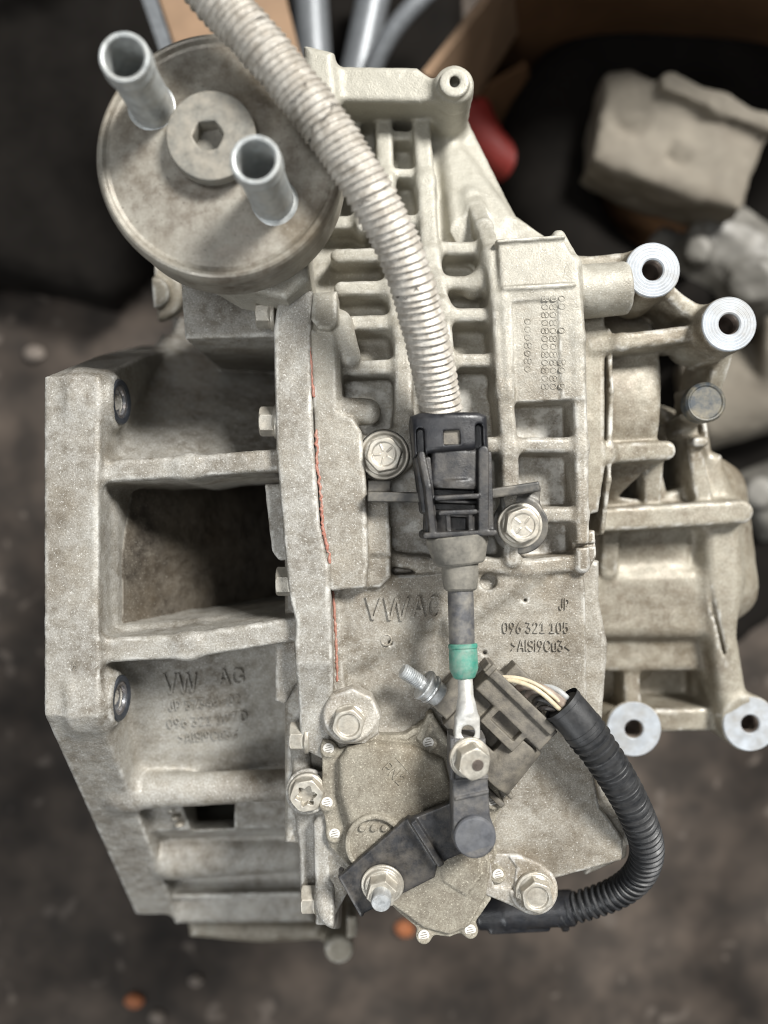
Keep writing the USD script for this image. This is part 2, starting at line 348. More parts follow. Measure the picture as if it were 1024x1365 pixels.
DUST = (0.40, 0.35, 0.28)
M = {}
M['case'] = cast('cast_case', (0.36, 0.333, 0.282), (0.42, 0.405, 0.365), (0.18, 0.155, 0.12), cream=((0.40, 0.385, 0.325), .07, .20))
M['bell'] = cast('cast_bell', (0.37, 0.353, 0.313), (0.45, 0.443, 0.418), (0.185, 0.165, 0.135))
M['cover'] = cast('cast_cover', (0.33, 0.30, 0.24), (0.37, 0.35, 0.29), (0.18, 0.15, 0.11), bump=.2, speck=.25)
M['cooler'] = cast('cooler_shell', (0.285, 0.262, 0.22), (0.345, 0.33, 0.285), (0.17, 0.145, 0.115), worn=(.62, .61, .58), rough=.42, bump=.05, metal=.3, speck=.08, grain=.6, fine=.22)
M['switch'] = cast('dusty_switch', (0.275, 0.25, 0.20), (0.33, 0.31, 0.255), (0.155, 0.135, 0.105), worn=(.55, .51, .42), rough=.8, bump=.4, metal=0.0, speck=.75, wear=.3)
M['tab'] = cast('switch_tab_alloy', (0.40, 0.375, 0.325), (0.48, 0.46, 0.42), (0.22, 0.19, 0.15), worn=(.7, .69, .66))
M['bolt'] = plain('bolt_steel', (0.44, 0.415, 0.36), rough=.42, metal=.45, dust=DUST, dustamt=.6, bump=.15)
M['zinc'] = plain('zinc_bolt', (0.47, 0.49, 0.50), rough=.33, metal=.45, dust=DUST, dustamt=.3)
M['machined'] = plain('machined_alloy', (0.40, 0.43, 0.465), rough=.55, metal=.1, var=.18, scale=160.0, dust=(.28, .265, .24), dustamt=.7, spec=.3)
M['pipe'] = plain('painted_pipe', (0.40, 0.42, 0.42), rough=.42, metal=.35, dust=(.45, .42, .36), dustamt=.35)
M['plug'] = plain('cooler_bolt_grey', (0.185, 0.178, 0.155), rough=.55, metal=.25, dust=DUST, dustamt=.4)
M['hole'] = plain('threaded_bore', (0.17, 0.14, 0.12), rough=.4, metal=.6)
M['black'] = plain('black_plastic', (0.012, 0.0128, 0.016), rough=.38, dust=(0.10, 0.09, 0.08), dustamt=.2, bump=.12)
M['blackdusty'] = plain('dusty_black_plastic', (0.018, 0.018, 0.020), rough=.46, dust=(0.15, 0.135, 0.115), dustamt=.4, bump=.2)
M['grey_plastic'] = plain('dusty_grey_plastic', (0.10, 0.09, 0.076), rough=.65, dust=(0.225, 0.20, 0.158), dustamt=.8, bump=.25)
M['lever'] = plain('grey_rubber', (0.062, 0.062, 0.066), rough=.55, dust=(0.22, 0.20, 0.17), dustamt=.45, bump=.2)
M['capgrey'] = plain('slate_rubber', (0.085, 0.088, 0.098), rough=.5, dust=(0.18, 0.175, 0.165), dustamt=.3)
M['blacksteel'] = plain('black_steel', (0.03, 0.03, 0.032), rough=.42, metal=.2, dust=(0.16, 0.14, 0.115), dustamt=.5)
M['boot'] = plain('dusty_rubber_boot', (0.13, 0.122, 0.105), rough=.75, dust=(0.27, 0.25, 0.21), dustamt=.75)
M['green'] = plain('green_collar', (0.028, 0.21, 0.155), rough=.5, dust=(0.38, 0.36, 0.31), dustamt=.55, scale=200.0)
M['rod'] = plain('pale_alloy', (0.55, 0.545, 0.52), rough=.45, metal=.35, dust=(.42, .39, .33), dustamt=.4, var=.2)
M['foil'] = plain('foil_tape', (0.52, 0.49, 0.44), rough=.46, metal=.28, dust=(0.25, 0.215, 0.17), dustamt=.75, scale=500.0, bump=.25)
M['seal'] = plain('red_sealant', (0.31, 0.115, 0.08), rough=.45, dust=(0.40, 0.30, 0.24), dustamt=.45, scale=500.0)
M['peg'] = plain('pale_peg', (0.58, 0.56, 0.52), rough=.6, var=.12)
M['pegline'] = plain('peg_hatching', (0.20, 0.18, 0.15), rough=.8)
M['loom'] = plain('corrugated_black', (0.017, 0.018, 0.020), rough=.48, dust=(0.11, 0.105, 0.10), dustamt=.2)
M['bracket'] = plain('grey_bracket_steel', (0.062, 0.06, 0.056), rough=.48, metal=.3, dust=(0.24, 0.215, 0.175), dustamt=.5)

# ------------------------------------------------------------------ the gearbox
gb = thing('gearbox', 'dusty cast aluminium automatic gearbox with round oil cooler and shift cable', 'gearbox', (0, 0, -440))

# ---- main case
G = Grid((-56, -196, -96), (110, 232, 24), 0.7)
floor_ = lambda X, Y: np.where(Y > 62, -12 - (Y - 62) * .24, -12.0) + 0 * X
# body below the rib field, sloping away at the far end
G.polymm([(-45, -150), (-45, 195), (-18, 214), (22, 214), (44, 186), (63, 140), (88, 116), (91, 105), (91, -28), (90, -152), (40, -160)], -15, -94, r=3, k=0, top=floor_)
# lettered lower face
lower = [(440, 772), (560, 765), (640, 756), (775, 748), (781, 780), (783, 900), (783, 985), (800, 1075), (832, 1120), (830, 1148), (742, 1172), (640, 1180), (440, 1180)]
G.poly(lower, 0, -90, r=1.6, k=3)

G.caps(P(478, 908, -3.2), P(600, 832, -3.0), 4.2, k=4); G.caps(P(600, 832, -3.0), P(710, 762, -2.6), 4.6, k=4)
G.poly([(466, 905), (590, 838), (600, 990), (470, 985)], 6, -4, r=4, k=8, op='sub')

# right edge: side skin below
G.poly([(778, 742), (800, 748), (800, 800), (812, 860), (800, 1010), (838, 1110), (850, 1140), (780, 1170)], -14, -90, r=3, k=3)
G.poly([(783, 990), (806, 1000), (850, 1120), (846, 1140), (800, 1075)], -9, -80, r=2.5, k=2)
# wall step at the end of the rib field
G.rib([(632, 752, 2.5), (700, 757, 3), (776, 750, 3)], 7, 20)
G.rib([(500, 742, -2), (560, 752, -1), (632, 752, 1)], 6, 16)
# vertical ribs
G.rib([(470, 140, -31), (476, 230, -21), (484, 300, -11)], 6.5, 30)
G.rib([(511, 140, -27), (514, 240, -18), (522, 320, -8), (526, 380, -1), (537, 440, 4), (539, 560, 4), (540, 610, 3)], 7.8, 34, k=3.5)
G.rib([(560, 140, -25), (568, 240, -16), (574, 340, -5), (588, 410, 2.5), (594, 480, 4), (598, 560, 3)], 8.2, 34, k=3.5)
G.rib([(630, 262, -25), (646, 300, -11), (658, 335, 1), (666, 400, 6), (673, 520, 7), (680, 600, 6), (684, 745, 5)], 7.4, 38)
G.rib([(746, 314, -2), (766, 350, 4), (772, 450, 6), (776, 600, 6), (778, 755, 5)], 6.0, 34)
# cross ribs between the left flange and the first long rib
for y, x0, x1, z in ((296, 446, 512, -15), (340, 450, 520, -8), (384, 455, 524, -1), (430, 468, 530, 1), (490, 456, 532, 2)):
    G.rib([(x0, y, z), (x1, y - 2, z)], 6.4, 26, k=3.5)
for y, x0, x1, z in ((180, 512, 562, -26), (230, 515, 566, -20), (292, 518, 570, -13)):
    G.rib([(x0, y, z), (x1, y, z)], 4.5, 26)
for y, x0, x1, z in ((330, 576, 650, -9), (376, 584, 660, -2), (419, 590, 664, 2), (480, 594, 672, 3)):
    G.rib([(x0, y, z), (x1, y, z)], 6.0, 26, k=3.5)
G.caps(P(630, 388, -8), P(652, 350, -3), 3.5, k=5)
for y, x0, x1, z in ((593, 655, 776, 5), (686, 715, 776, 4.5)):
    G.rib([(x0, y, z), (x1, y, z)], 6.6, 26)
G.rib([(540, 600, 2), (600, 602, 3), (656, 594, 4)], 6.0, 22)
# coded pad
pad_top = lambda X, Y: np.where(Y > 94, 6.4 - (Y - 94) * .10, 6.4) + 0 * X
G.poly([(664, 320), (752, 314), (772, 352), (779, 452), (779, 532), (676, 537)], 6.4, -60, r=1.2, k=2.0, top=pad_top)
G.poly([(690, 392), (752, 388), (757, 526), (694, 530)], 20, 5.6, r=.4, k=1.2, op='sub')
G.rib([(672, 384, 7.3), (765, 379, 7.3)], 1.6, 4, k=1.0)
G.rib([(664, 321, 5.6), (752, 315, 5.6)], 1.8, 4, k=1.0)
# far upper-right shoulder, cap plate and tall bolt post
G.polymm([(26, 196), (60, 140), (86, 118), (84, 104), (52, 100), (30, 130)], -30, -90, r=4, k=5, top=lambda X, Y: -11 - (Y - 104) * .34 + 0 * X)
G.poly([(446, 86), (556, 88), (572, 100), (606, 132), (560, 136), (450, 134)], -8, -95, r=2.5, k=2)
G.poly([(404, 56), (446, 66), (452, 132), (450, 200), (404, 200)], -4, -95, r=4, k=4)
G.cyl(P(588, 208, -78), P(606, 112, -5), 11, 8.6, rd=1, k=5)
G.cyl(P(604, 128, -14), P(606, 112, -4), 8.6, 8.0, rd=.8, k=1.5)
G.cyl(P(606, 109, -1) - [0, 0, 8], P(606, 109, -1), 6.6, rd=.8, k=1)
G.cyl(P(606, 109, -9), P(606, 109, 2), 2.2, rd=.1, k=.5, op='sub')
# left mating flange (case side)
G.poly([(414, 440), (446, 440), (450, 548), (470, 556), (482, 575), (488, 640), (491, 752), (488, 784), (440, 788), (428, 700), (420, 600)], 10, -60, r=1.6, k=1.5)
G.poly([(410, 400), (452, 415), (456, 545), (415, 545)], 8, -60, r=2, k=3)
G.poly([(488, 700), (520, 705), (521, 770), (506, 784), (488, 784)], 4, -20, r=2, k=3)
G.poly([(486, 660), (518, 668), (520, 740), (486, 740)], 5.5, -20, r=1.5, k=2)
G.caps(P(440, 548, 3), P(490, 549, 3), 6.2, 5.8, k=1.5)
G.caps(P(452, 430, 3), P(466, 476, 2), 5.6, 5.0, k=2)
G.poly([(416, 386), (449, 384), (450, 430), (440, 440), (424, 438), (414, 424)], 14, -10, r=1.5, k=1.2, top=lambda X, Y: 14 - (Y - 78) * .25 + 0 * X)
# flange strip below the step, running down to the switch
G.poly([(440, 787), (452, 790), (458, 900), (470, 1000), (470, 1180), (440, 1235), (420, 1235), (436, 1000), (438, 900)], 1.0, -70, r=1.5, k=2)
# pads for the bracket bolts
G.cyl(P(512, 607, -12), P(512, 607, 2.2), 11.5, rd=.8, k=3); G.cyl(P(693, 700, -12), P(693, 700, 2.0), 11.0, rd=.8, k=3)
# side stub pointing at the ear, small lug on the border rib
G.cyl(P(770, 390, -9), P(836, 384, -9), 12.0, 11.6, rd=1.5, k=3)
G.poly([(768, 712), (794, 706), (796, 742), (788, 756), (768, 754)], 1, -20, r=1.5, k=1)
G.poly([(766, 726), (800, 724), (800, 729), (766, 731)], 6, -.6, r=.3, k=.4, op='sub')
# small sand holes
for x, y, r in ((651, 775, 3.6), (700, 800, .7), (646, 870, .8), (520, 857, 1.0)): G.cyl(P(x, y, -4), P(x, y, 4), r, rd=.2, k=1.2, op='sub')
MAIN = G
case = obj('main_case', G.mesh(rough=.20, scale=3.2, seed=3), M['case'], gb, smooth=True)

# ---- bell housing
B = Grid((-150, -242, -200), (-22, 118, 16), 0.9)
B.polyx([(58, 7), (-87, 7), (-236, -123), (-240, -198), (112, -198), (99, -130), (80, -60)], -146, -122, r=1.6, k=0)
def shell(X, Y):
    t = np.clip((X + 122) / 75, -.4, 1.3)
    c = -12 - 30 * t + 0 * Y
    c = np.where(Y < -56, c - (-56 - Y) * (.30 + .22 * (1 - t)), c)
    c = np.where(Y < -166, c - (-166 - Y) * 1.1, c)
    return np.where(Y > 22, c - (Y - 22) * 1.35, c)
B.polymm([(-130, -203), (-40, -203), (-40, 112), (-130, 104)], -5, -198, r=3, k=5, top=shell)
# sunken window between the first two webs
def pit(X, Y, Z):
    t = np.clip((X + 121) / 74, 0, 1.2); zf = -32 - 152 * t - 18 * np.clip((Y + 20) / 40, 0, 1)
    d2 = sdf_poly([(-121, 18), (-49, 18), (-46, -50), (-121, -52)], X, Y)
    return ext(d2, np.maximum(zf - Z, Z - 30), 3)
B._op(pit, (-121, -52, -200), (-46, 18, 16), 4, 'sub')
# webs
B.rib([(128, 629, 3), (250, 622, 3), (380, 612, 4)], 9.4, 70, k=5)
B.rib([(128, 868, 3), (250, 862, 3), (400, 838, 3)], 10.5, 70, k=5)
B.caps((-126, -138, -46), (-42, -134, -46), 8.6, 7.4, k=7)
# upper step block and its wall
B.polymm([(-92, 80), (-48, 81), (-46, 122), (-95, 122)], -20, -198, r=1.4, k=3)
B.polymm([(-93, 80.5), (-93, 116), (-126, 116), (-126, 98)], -128, -198, r=3, k=5)
# case-side flange of the bell housing
fl = [(372, 386), (417, 386), (414, 470), (419, 600), (427, 700), (440, 762), (444, 900), (438, 1000), (435, 1090), (440, 1190), (430, 1236), (418, 1222), (414, 1110), (429, 1092), (429, 1022), (398, 1006), (392, 860), (394, 830), (386, 800), (378, 720), (368, 600), (364, 440)]
B.poly(fl, 11, -90, r=1.8, k=1.5, top=lambda X, Y: np.interp(Y, [-112, -92, -84, -64], [1.5, 4, 4.5, 11]) + 0 * X)
B.poly([(352, 645), (380, 645), (392, 745), (372, 748), (362, 735)], -2, -40, r=1.5, k=3)
B.poly([(366, 830), (400, 830), (398, 905), (380, 940), (366, 935)], -4, -60, r=2, k=3)
B.poly([(395, 1080), (420, 1080), (424, 1185), (400, 1190)], -8, -70, r=2, k=3)
B.poly([(384, 985), (412, 985), (420, 1110), (396, 1110)], -8, -60, r=3, k=3)
B.cyl(P(410, 1055, -40), P(410, 1055, 2), 9.6, rd=1, k=3)
B.cyl(P(452, 1205, -60), P(452, 1205, 4), 11, 10, rd=3, k=4)
# bolt bosses in the flange
for py in (535, 932):
    y = (682.5 - py) * S(-5)
    B.cyl((-136, y, -6), (-118, y, -7), 14.5, 11.5, rd=2, k=6)
    B.cyl((-150, y, -6.5), (-110, y, -6.5), 6.2, rd=.2, k=.6, op='sub')
# lower bulge, hole, steps
B.caps((-116, -189, -97), (-50, -187, -100), 14, 13, k=4)
B.polymm([(-123, -242), (-40, -241), (-40, -200), (-123, -200)], -120, -198, r=6, k=7)
B.rib([(236, 1196, -114), (420, 1192, -114)], 3, 20, k=3)
B._op(lambda X, Y, Z: ext(sdf_poly([(-105, -144), (-101, -168), (-79, -167), (-77, -146)], X, Y), np.maximum(-190 - Z, Z + 30), 2.5), (-106, -169, -190), (-75, -143, -30), .8, 'sub')
B.polymm([(-116, -172), (-48, -172), (-48, -132), (-116, -132)], -88, -196, r=4, k=0, op='sub')
BELL = B
M['oily_shade'] = cast('shaded_oily_wall', (0.10, 0.083, 0.062), (0.135, 0.118, 0.094), (0.038, 0.031, 0.024), worn=(.30, .28, .24), rough=.6, bump=.3, metal=.05, speck=.5)  # oily dirt, darkened further so the pit's shade sits in the colour
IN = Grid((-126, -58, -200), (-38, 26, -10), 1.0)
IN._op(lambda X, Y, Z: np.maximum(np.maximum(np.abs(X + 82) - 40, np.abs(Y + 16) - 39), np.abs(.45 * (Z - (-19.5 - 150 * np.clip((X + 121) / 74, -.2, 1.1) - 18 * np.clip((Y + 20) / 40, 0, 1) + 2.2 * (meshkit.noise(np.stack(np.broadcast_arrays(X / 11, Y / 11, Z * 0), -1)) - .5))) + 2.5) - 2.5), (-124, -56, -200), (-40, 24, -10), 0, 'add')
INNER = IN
bell = obj('bell_housing', B.mesh(rough=.25, scale=4.0, seed=9), M['bell'], gb, smooth=True)

M['bush'] = plain('dark_bushing', (0.05, 0.055, 0.065), rough=.4, metal=.4); M['bushin'] = plain('steel_bushing', (0.32, 0.33, 0.35), rough=.3, metal=.8, dust=(.30, .20, .13), dustamt=.5)
for py in (535, 932):
    y = (682.5 - py) * S(-5)
    bu = obj('bushing', lathe(smooth_prof_([(7.4, -3), (7.4, 1.2), (8.0, 1.6), (9.6, 1.6), (10.2, 1.0), (10.2, -3)]), (-118.2, y, -7), (1, 0, .10)), M['bush'], bell)
    obj('bushing_bore', lathe([(7.5, .8), (6.0, .6), (5.6, -.5), (5.9, -1.2), (5.6, -2), (5.5, -14), (.01, -14)], (-118.2, y, -7), (1, 0, .10)), M['bushin'], bu)

obj('inner_wall', IN.mesh(rough=.25, scale=4.0, seed=4), M['oily_shade'], bell, smooth=True)
for i in range(4):
    tp = P(224 + i * 5.2, 1069 + i * 10, -66)
    obj('ring_gear_tooth', trimesh.creation.icosphere(2, 1.7).apply_transform(trimesh.transformations.translation_matrix(tp) @ np.diag([1.5, .9, 1.6, 1])), M['bolt'], bell, smooth=True)

# ---- right-hand cover with four mounting ears
C = Grid((78, -150, -180), (206, 160, 14), 1.0)
A_, B_, C_, D_ = P(870, 360, -4), P(972, 432, -6), P(845, 972, -56), P(1000, 965, -58)
C.polymm([(80, 118), (100, 108), (128, 84), (138, 60), (140, 30), (168, 20), (180, 0), (182, -60), (178, -100), (90, -112), (80, -60)], -88, -178, r=4, k=0)
C.cyl((84, 54, -84), (129, 52, -86), 60, 57, rd=3, k=6); C.cyl((110, 10, -120), (160, 0, -120), 66, 58, rd=8, k=10)
C.polymm([(86, 118), (101, 112), (101, 20), (98, 0), (86, -4)], -16, -120, r=1.0, k=2.5)
C.rib([(812, 440, -16), (816, 520, -17), (812, 640, -18), (803, 710, -22)], 2.2, 40, k=1.5)
for e, ln in ((A_, 36), (B_, 44)):
    C.cyl(e - [0, 0, ln], e, 13.4, 12.4, rd=.8, k=2.5)
for e, ln in ((C_, 60), (D_, 60)):
    C.cyl(e - [0, 0, ln], e, 14.2, 14.2, rd=1.0, k=2.5)
C.rib([(770, 352, -14), (850, 345, -12)], 7, 40); C.rib([(795, 460, -15), (830, 455, -13), (950, 440, -16)], 7.5, 30)
C.rib([(890, 385, -17), (915, 408, -19), (945, 420, -18)], 7, 34); C.rib([(968, 470, -34), (950, 530, -44)], 8, 40)
C.rib([(788, 606, -18), (810, 604, -18), (890, 600, -30)], 9, 40); C.rib([(790, 600, -34), (940, 588, -46)], 5, 30)
C.rib([(795, 694, -40), (990, 682, -48)], 11.5, 70)
C.rib([(875, 600, -46), (868, 690, -52)], 9, 50); C.rib([(920, 575, -50), (945, 690, -52)], 9, 60)
C.polymm([(98, 4), (166, 2), (172, -66), (98, -66)], -70, -150, r=9, k=9)
C.polymm([(100, -30), (168, -28), (170, -66), (100, -66)], -62, -150, r=7, k=8)
C.polymm([(100, -66), (172, -64), (174, -86), (100, -88)], -70, -150, r=7, k=6)
C.rib([(842, 760, -66), (842, 700, -66)], 5, 30); C.rib([(905, 760, -66), (908, 700, -66)], 9, 30); C.rib([(812, 760, -60), (818, 690, -52)], 9, 40)
C.polymm([(108, -84), (168, -84), (168, -103), (108, -103)], -60, -96, r=3, k=3, op='sub')
C.rib([(838, 840, -74), (845, 940, -70)], 9, 60)
C.rib([(858, 962, -66), (985, 958, -68)], 12, 50)
# outer end plate with its parting groove
endp = [(936, 560), (946, 560), (952, 600), (966, 606), (972, 640), (986, 690), (993, 770), (986, 850), (1000, 935), (962, 955), (950, 862), (942, 790), (940, 680)]
C.poly(endp, -58, -178, r=5, k=5)
C.caps((176, 10, -86), (182, -40, -86), 19, 19, k=12)
C.rib([(938, 585, -54), (941, 680, -54), (948, 780, -55), (962, 850, -58), (978, 940, -62)], 1.6, 4, k=.8, r=.3, op='sub')
for e in (A_, B_, C_, D_): C.cyl(e - [0, 0, 22], e + [0, 0, 4], 4.6, rd=.2, k=.8, op='sub')
C.cyl(P(904, 548, -70), P(942, 536, -22), 10, 9.0, rd=1, k=3)
C._op(lambda X, Y, Z: ext(sdf_poly([(133, 50), (152, 46), (150, 72), (134, 76)], X, Y), np.maximum(-150 - Z, Z + 18), 2), (132, 46, -150), (152, 78, -18), 2, 'sub')
C.poly([(878, 592), (911, 584), (914, 648), (892, 656)], 0, -135, r=1, k=3, op='sub', zref=-58); C.poly([(825, 662), (853, 626), (857, 666)], 0, -120, r=1, k=3, op='sub', zref=-50)
cover = obj('side_cover', C.mesh(rough=.35, scale=7.0, seed=5), M['cover'], gb, smooth=True)
for e, r in ((A_, 12.1), (B_, 12.1), (C_, 13.7), (D_, 13.7)):
    f = obj('mounting_face', lathe([(4.7, -1.2), (4.7, .05), (5.3, .5)] + [(5.5 + (r - 6.1) * q / 26, .5 - .035 * (q % 2) - .03 * ((q * 7) % 3)) for q in range(27)] + [(r - .4, .5), (r, .1), (r, -1.2)], e), M['machined'], cover)
    obj('bore', lathe([(4.75, -1.0), (4.2, -1.6), (4.5, -2.2), (4.2, -2.8), (4.5, -3.4), (4.2, -4), (4.5, -4.6), (4.2, -5.2), (4.5, -6), (4.2, -20), (0.01, -20)], e), M['hole'], cover)
pl = P(942, 536, -20)
obj('rubber_plug', lathe([(8.6, -9), (9.2, -8), (9.4, -1.2), (8.4, 0), (7.8, -.1), (7.2, -.7), (0.01, -.8)], pl), plain('bluish_plug', (0.035, 0.043, 0.05), rough=.5, dust=(0.22, 0.19, 0.13), dustamt=.8, scale=260.0), cover)

# ---- lower casting that carries everything, hidden from above
L_ = Grid((-130, -200, -442), (170, 170, -84), 3.5)
L_.polymm([(0, -160), (60, -150), (150, -90), (150, 20), (70, 110), (0, 150)], -88, -438, r=12, k=0)
L_.polymm([(-110, -190), (10, -180), (10, 150), (-60, 150), (-120, 80)], -245, -438, r=12, k=10)
L_.cyl((60, 0, -300), (160, -30, -300), 66, 60, rd=8, k=10)
obj('lower_case', L_.mesh(rough=.8, scale=12.0, seed=2), M['cover'], gb, smooth=True)

# ---- sealant squeezed out of the split line, cast lettering, coded dots
def top_z(x, y): return np.maximum(MAIN.height(x, y), BELL.height(x, y))
rng = np.random.default_rng(11)
def bead(pxs, r, n, jit):
    p = np.array([P(a, b, 10)[:2] for a, b in pxs]); q, _ = spline(p, n)
    q[:, 0] += jit * (meshkit.fbm(np.c_[q[:, 1] * .9, q[:, 1] * 0, q[:, 1] * 0 + 3], 3) - .5)
    z = MAIN.height(q[:, 0] + .9, q[:, 1])
    z = np.convolve(np.pad(z, 3, 'edge'), np.ones(7) / 7, 'valid')
    rr = r * (.45 + 1.1 * meshkit.fbm(np.c_[q[:, 1] * .55, q[:, 1] * 0, q[:, 1] * 0 + 8], 3)); rr[0] = rr[-1] = .1
    return tube(np.c_[q, z - r * .25], rr, 10)
obj('sealant_bead', bead([(413, 462), (415, 490), (418, 530)], .55, 60, .8), M['seal'], case)
obj('sealant_bead', bead([(421, 572), (423, 610), (425, 640), (430, 690), (432, 715), (438, 735), (439, 752)], .62, 140, 1.5), M['seal'], case)
obj('sealant_bead', bead([(442, 790), (446, 850), (448, 915)], .6, 120, .5), M['seal'], case)
def lettering(txt, px, py, capx, G, par, mat, dep=.85, sx=.8, z=0, rot=0, bold=False, wpx=None):
    s = S(z); c = P(px, py, z); a = math.radians(rot)
    m = flat_text(txt, capx * s, dep, c, (math.cos(a), math.sin(a), 0), bold=bold, sx=sx, drape=lambda x, y: G.height(x, y))
    if wpx:
        k = wpx * s / np.ptp(m.vertices[:, 0] * math.cos(a) + m.vertices[:, 1] * math.sin(a))
        m = flat_text(txt, capx * s, dep, c, (math.cos(a), math.sin(a), 0), bold=bold, sx=sx * k, drape=lambda x, y: G.height(x, y))
    return obj('lettering', m, mat, par, smooth=False)
lettering('VW', 516, 811, 30, MAIN, case, M['case'], wpx=58, rot=-2, dep=1.35); lettering('AG', 568, 809, 29, MAIN, case, M['case'], wpx=38, rot=-1, dep=1.35)
lettering('JP', 752, 805, 15, MAIN, case, M['case'], wpx=13); lettering('096 321 105', 714, 836, 15, MAIN, case, M['case'], wpx=88)
lettering('>AlSi9Cu3<', 721, 860, 15, MAIN, case, M['case'], wpx=78)
lettering('VW', 235, 916, 30, BELL, bell, M['bell'], z=-25, dep=1.2, wpx=42, rot=-2); lettering('AG', 300, 911, 24, BELL, bell, M['bell'], z=-25, dep=1.2, wpx=34, rot=-1)
lettering('JP 57344-02', 265, 945, 15, BELL, bell, M['bell'], z=-28, dep=1.2, wpx=92, rot=2); lettering('096 321 107 D', 268, 970, 15, BELL, bell, M['bell'], z=-30, dep=1.2, wpx=104, rot=2)
lettering('>AlSi9Cu3<', 268, 993, 15, BELL, bell, M['bell'], z=-32, dep=1.2, wpx=76, rot=1)
lettering('H', 102, 886, 12, BELL, bell, M['bell'], z=5, wpx=6, dep=.5)
FONT = {'0': '757', '8': '777', 'C': '711', 'B': '3737', 'R': '6565', '1': '222', '3': '717', '6': '177'}
def dots():
    ms = []; base = trimesh.creation.torus(.98, .27, major_sections=14, minor_sections=6)
    cols = [(704, '0003080'), (727, '808080C80808'), (738, '0803080R8080'), (749, '00  0   80 0')]
    for cx, chars in cols:
        for i, ch in enumerate(chars):
            if ch == ' ': continue
            y0 = 398 + i * 10.6 + (30 if cx == 704 else 0)
            for dx in ((-2.3, 2.6) if ch in '8R3' else (0,)):
                p = P(cx + dx, y0, 6); p[2] = MAIN.height(p[0], p[1])[0] + .02
                b = base.copy(); b.vertices *= [.8 if ch in '8R3' else 1.3, 1.15, 1]; b.apply_translation(p); ms.append(b)
    return cat(*ms)
cm = P(515, 853, 0); obj('casting_mark', lathe([(1.9, -.5), (2.0, .35), (2.3, .45), (2.7, .3), (2.8, -.5)], (cm[0], cm[1], MAIN.height(cm[0], cm[1])[0])), M['case'], case)
obj('dot_code', dots(), M['case'], case, smooth=True)

# ---- oil cooler
cc = P(292, 207, 50); r = 167 * S(50)
dish = [(0.01, 49.2), (r * .55, 49.0), (r * .84, 48.5), (r * .885, 48.5), (r * .91, 48.9), (r * .935, 49.9), (r * .955, 50.1), (r * .975, 49.6), (r * .992, 48.2), (r, 46.2), (r, 42.5), (r * .992, 40.5), (r * .985, 39), (r * .985, 27), (r * .96, 24), (r * .7, 22), (0.01, 22)]
def smooth_prof(p, k=6):
    p = np.array(p, float); out = [p[0]]
    for i in range(1, len(p)):
        out += [p[i - 1] + (p[i] - p[i - 1]) * t for t in np.linspace(0, 1, k + 1)[1:]]
    return np.array(out)
cl = lathe(smooth_prof(dish[::-1]), (cc[0], cc[1], 0), n=160)
cl.vertices[:, 2] += .5 * (meshkit.fbm(cl.vertices / 14.0, 3, 4) - .5) * (cl.vertices[:, 2] > 45)
cooler = obj('oil_cooler', cl, M['cooler'], gb, label='round dished grey-brown oil cooler with two hose pipes')
bc = P(281, 180, 57)
Gc = Grid((bc[0] - 20, bc[1] - 20, 44), (bc[0] + 20, bc[1] + 20, 60), .35)
Gc.cyl((bc[0], bc[1], 52), (bc[0], bc[1], 57), 61 * S(57), 60.3 * S(57), rd=.6, k=0); Gc.cyl((bc[0], bc[1], 45), (bc[0], bc[1], 53), 14.2, rd=.5, k=1)
hx = P(277, 180, 57); Gc.polymm([(hx[0] + 5.9 * math.cos(a), hx[1] + 5.9 * math.sin(a)) for a in np.arange(6) * math.pi / 3 + .1], 62, 49.5, r=.1, k=.3, op='sub')
Gc.cyl((hx[0], hx[1], 56.6), (hx[0], hx[1], 58.5), 5.4, 6.6, rd=.1, k=.3, op='sub')
obj('centre_bolt', Gc.mesh(rough=.08), M['plug'], cooler, smooth=True)
for (tx, ty, tz), (bx, by) in (((165, 75, 86), (205, 145)), ((340, 212, 84), (364, 268))):
    t, b = P(tx, ty, tz), P(bx, by, 48); ax = t - b; Lt = np.linalg.norm(ax)
    prof = [(8.8, -.5), (9.6, -.2), (9.7, .5), (8.9, 1.0), (8.05, 1.4), (8.0, Lt - 9.5), (8.1, Lt - 8.5), (8.75, Lt - 7), (8.9, Lt - 5), (8.6, Lt - 3.4), (8.5, Lt - 2), (8.6, Lt - .8), (8.2, Lt - .1), (7.6, Lt), (6.9, Lt - .25), (6.6, Lt - .8), (6.6, Lt - 4), (6.5, 6), (6.3, 2), (0.01, 2)]
    obj('hose_pipe', lathe(smooth_prof(prof, 3), b, ax, n=64), M['pipe'], cooler)
ob = Grid((cc[0] - 35, cc[1] - 55, -20), (cc[0] + 50, cc[1] + 40, 30), .8)
ob.poly([(248, 250), (400, 250), (412, 372), (380, 398), (300, 380), (250, 350)], 24, -18, r=3, k=0)
obj('cooler_mount', ob.mesh(rough=.2), M['case'], cooler, smooth=True)
G5 = Grid((-120, 70, -160), (-70, 140, -50), 1.2)      # blurred starter snout and brown lug behind the step
G5.cyl(P(215, 395, -150), P(205, 390, -70), 17, 15, rd=3, k=0); G5.cyl(P(205, 390, -90), P(205, 390, -64), 9, 8, rd=2, k=2)
obj('starter_nose', G5.mesh(rough=.3), M['cover'], gb, smooth=True)

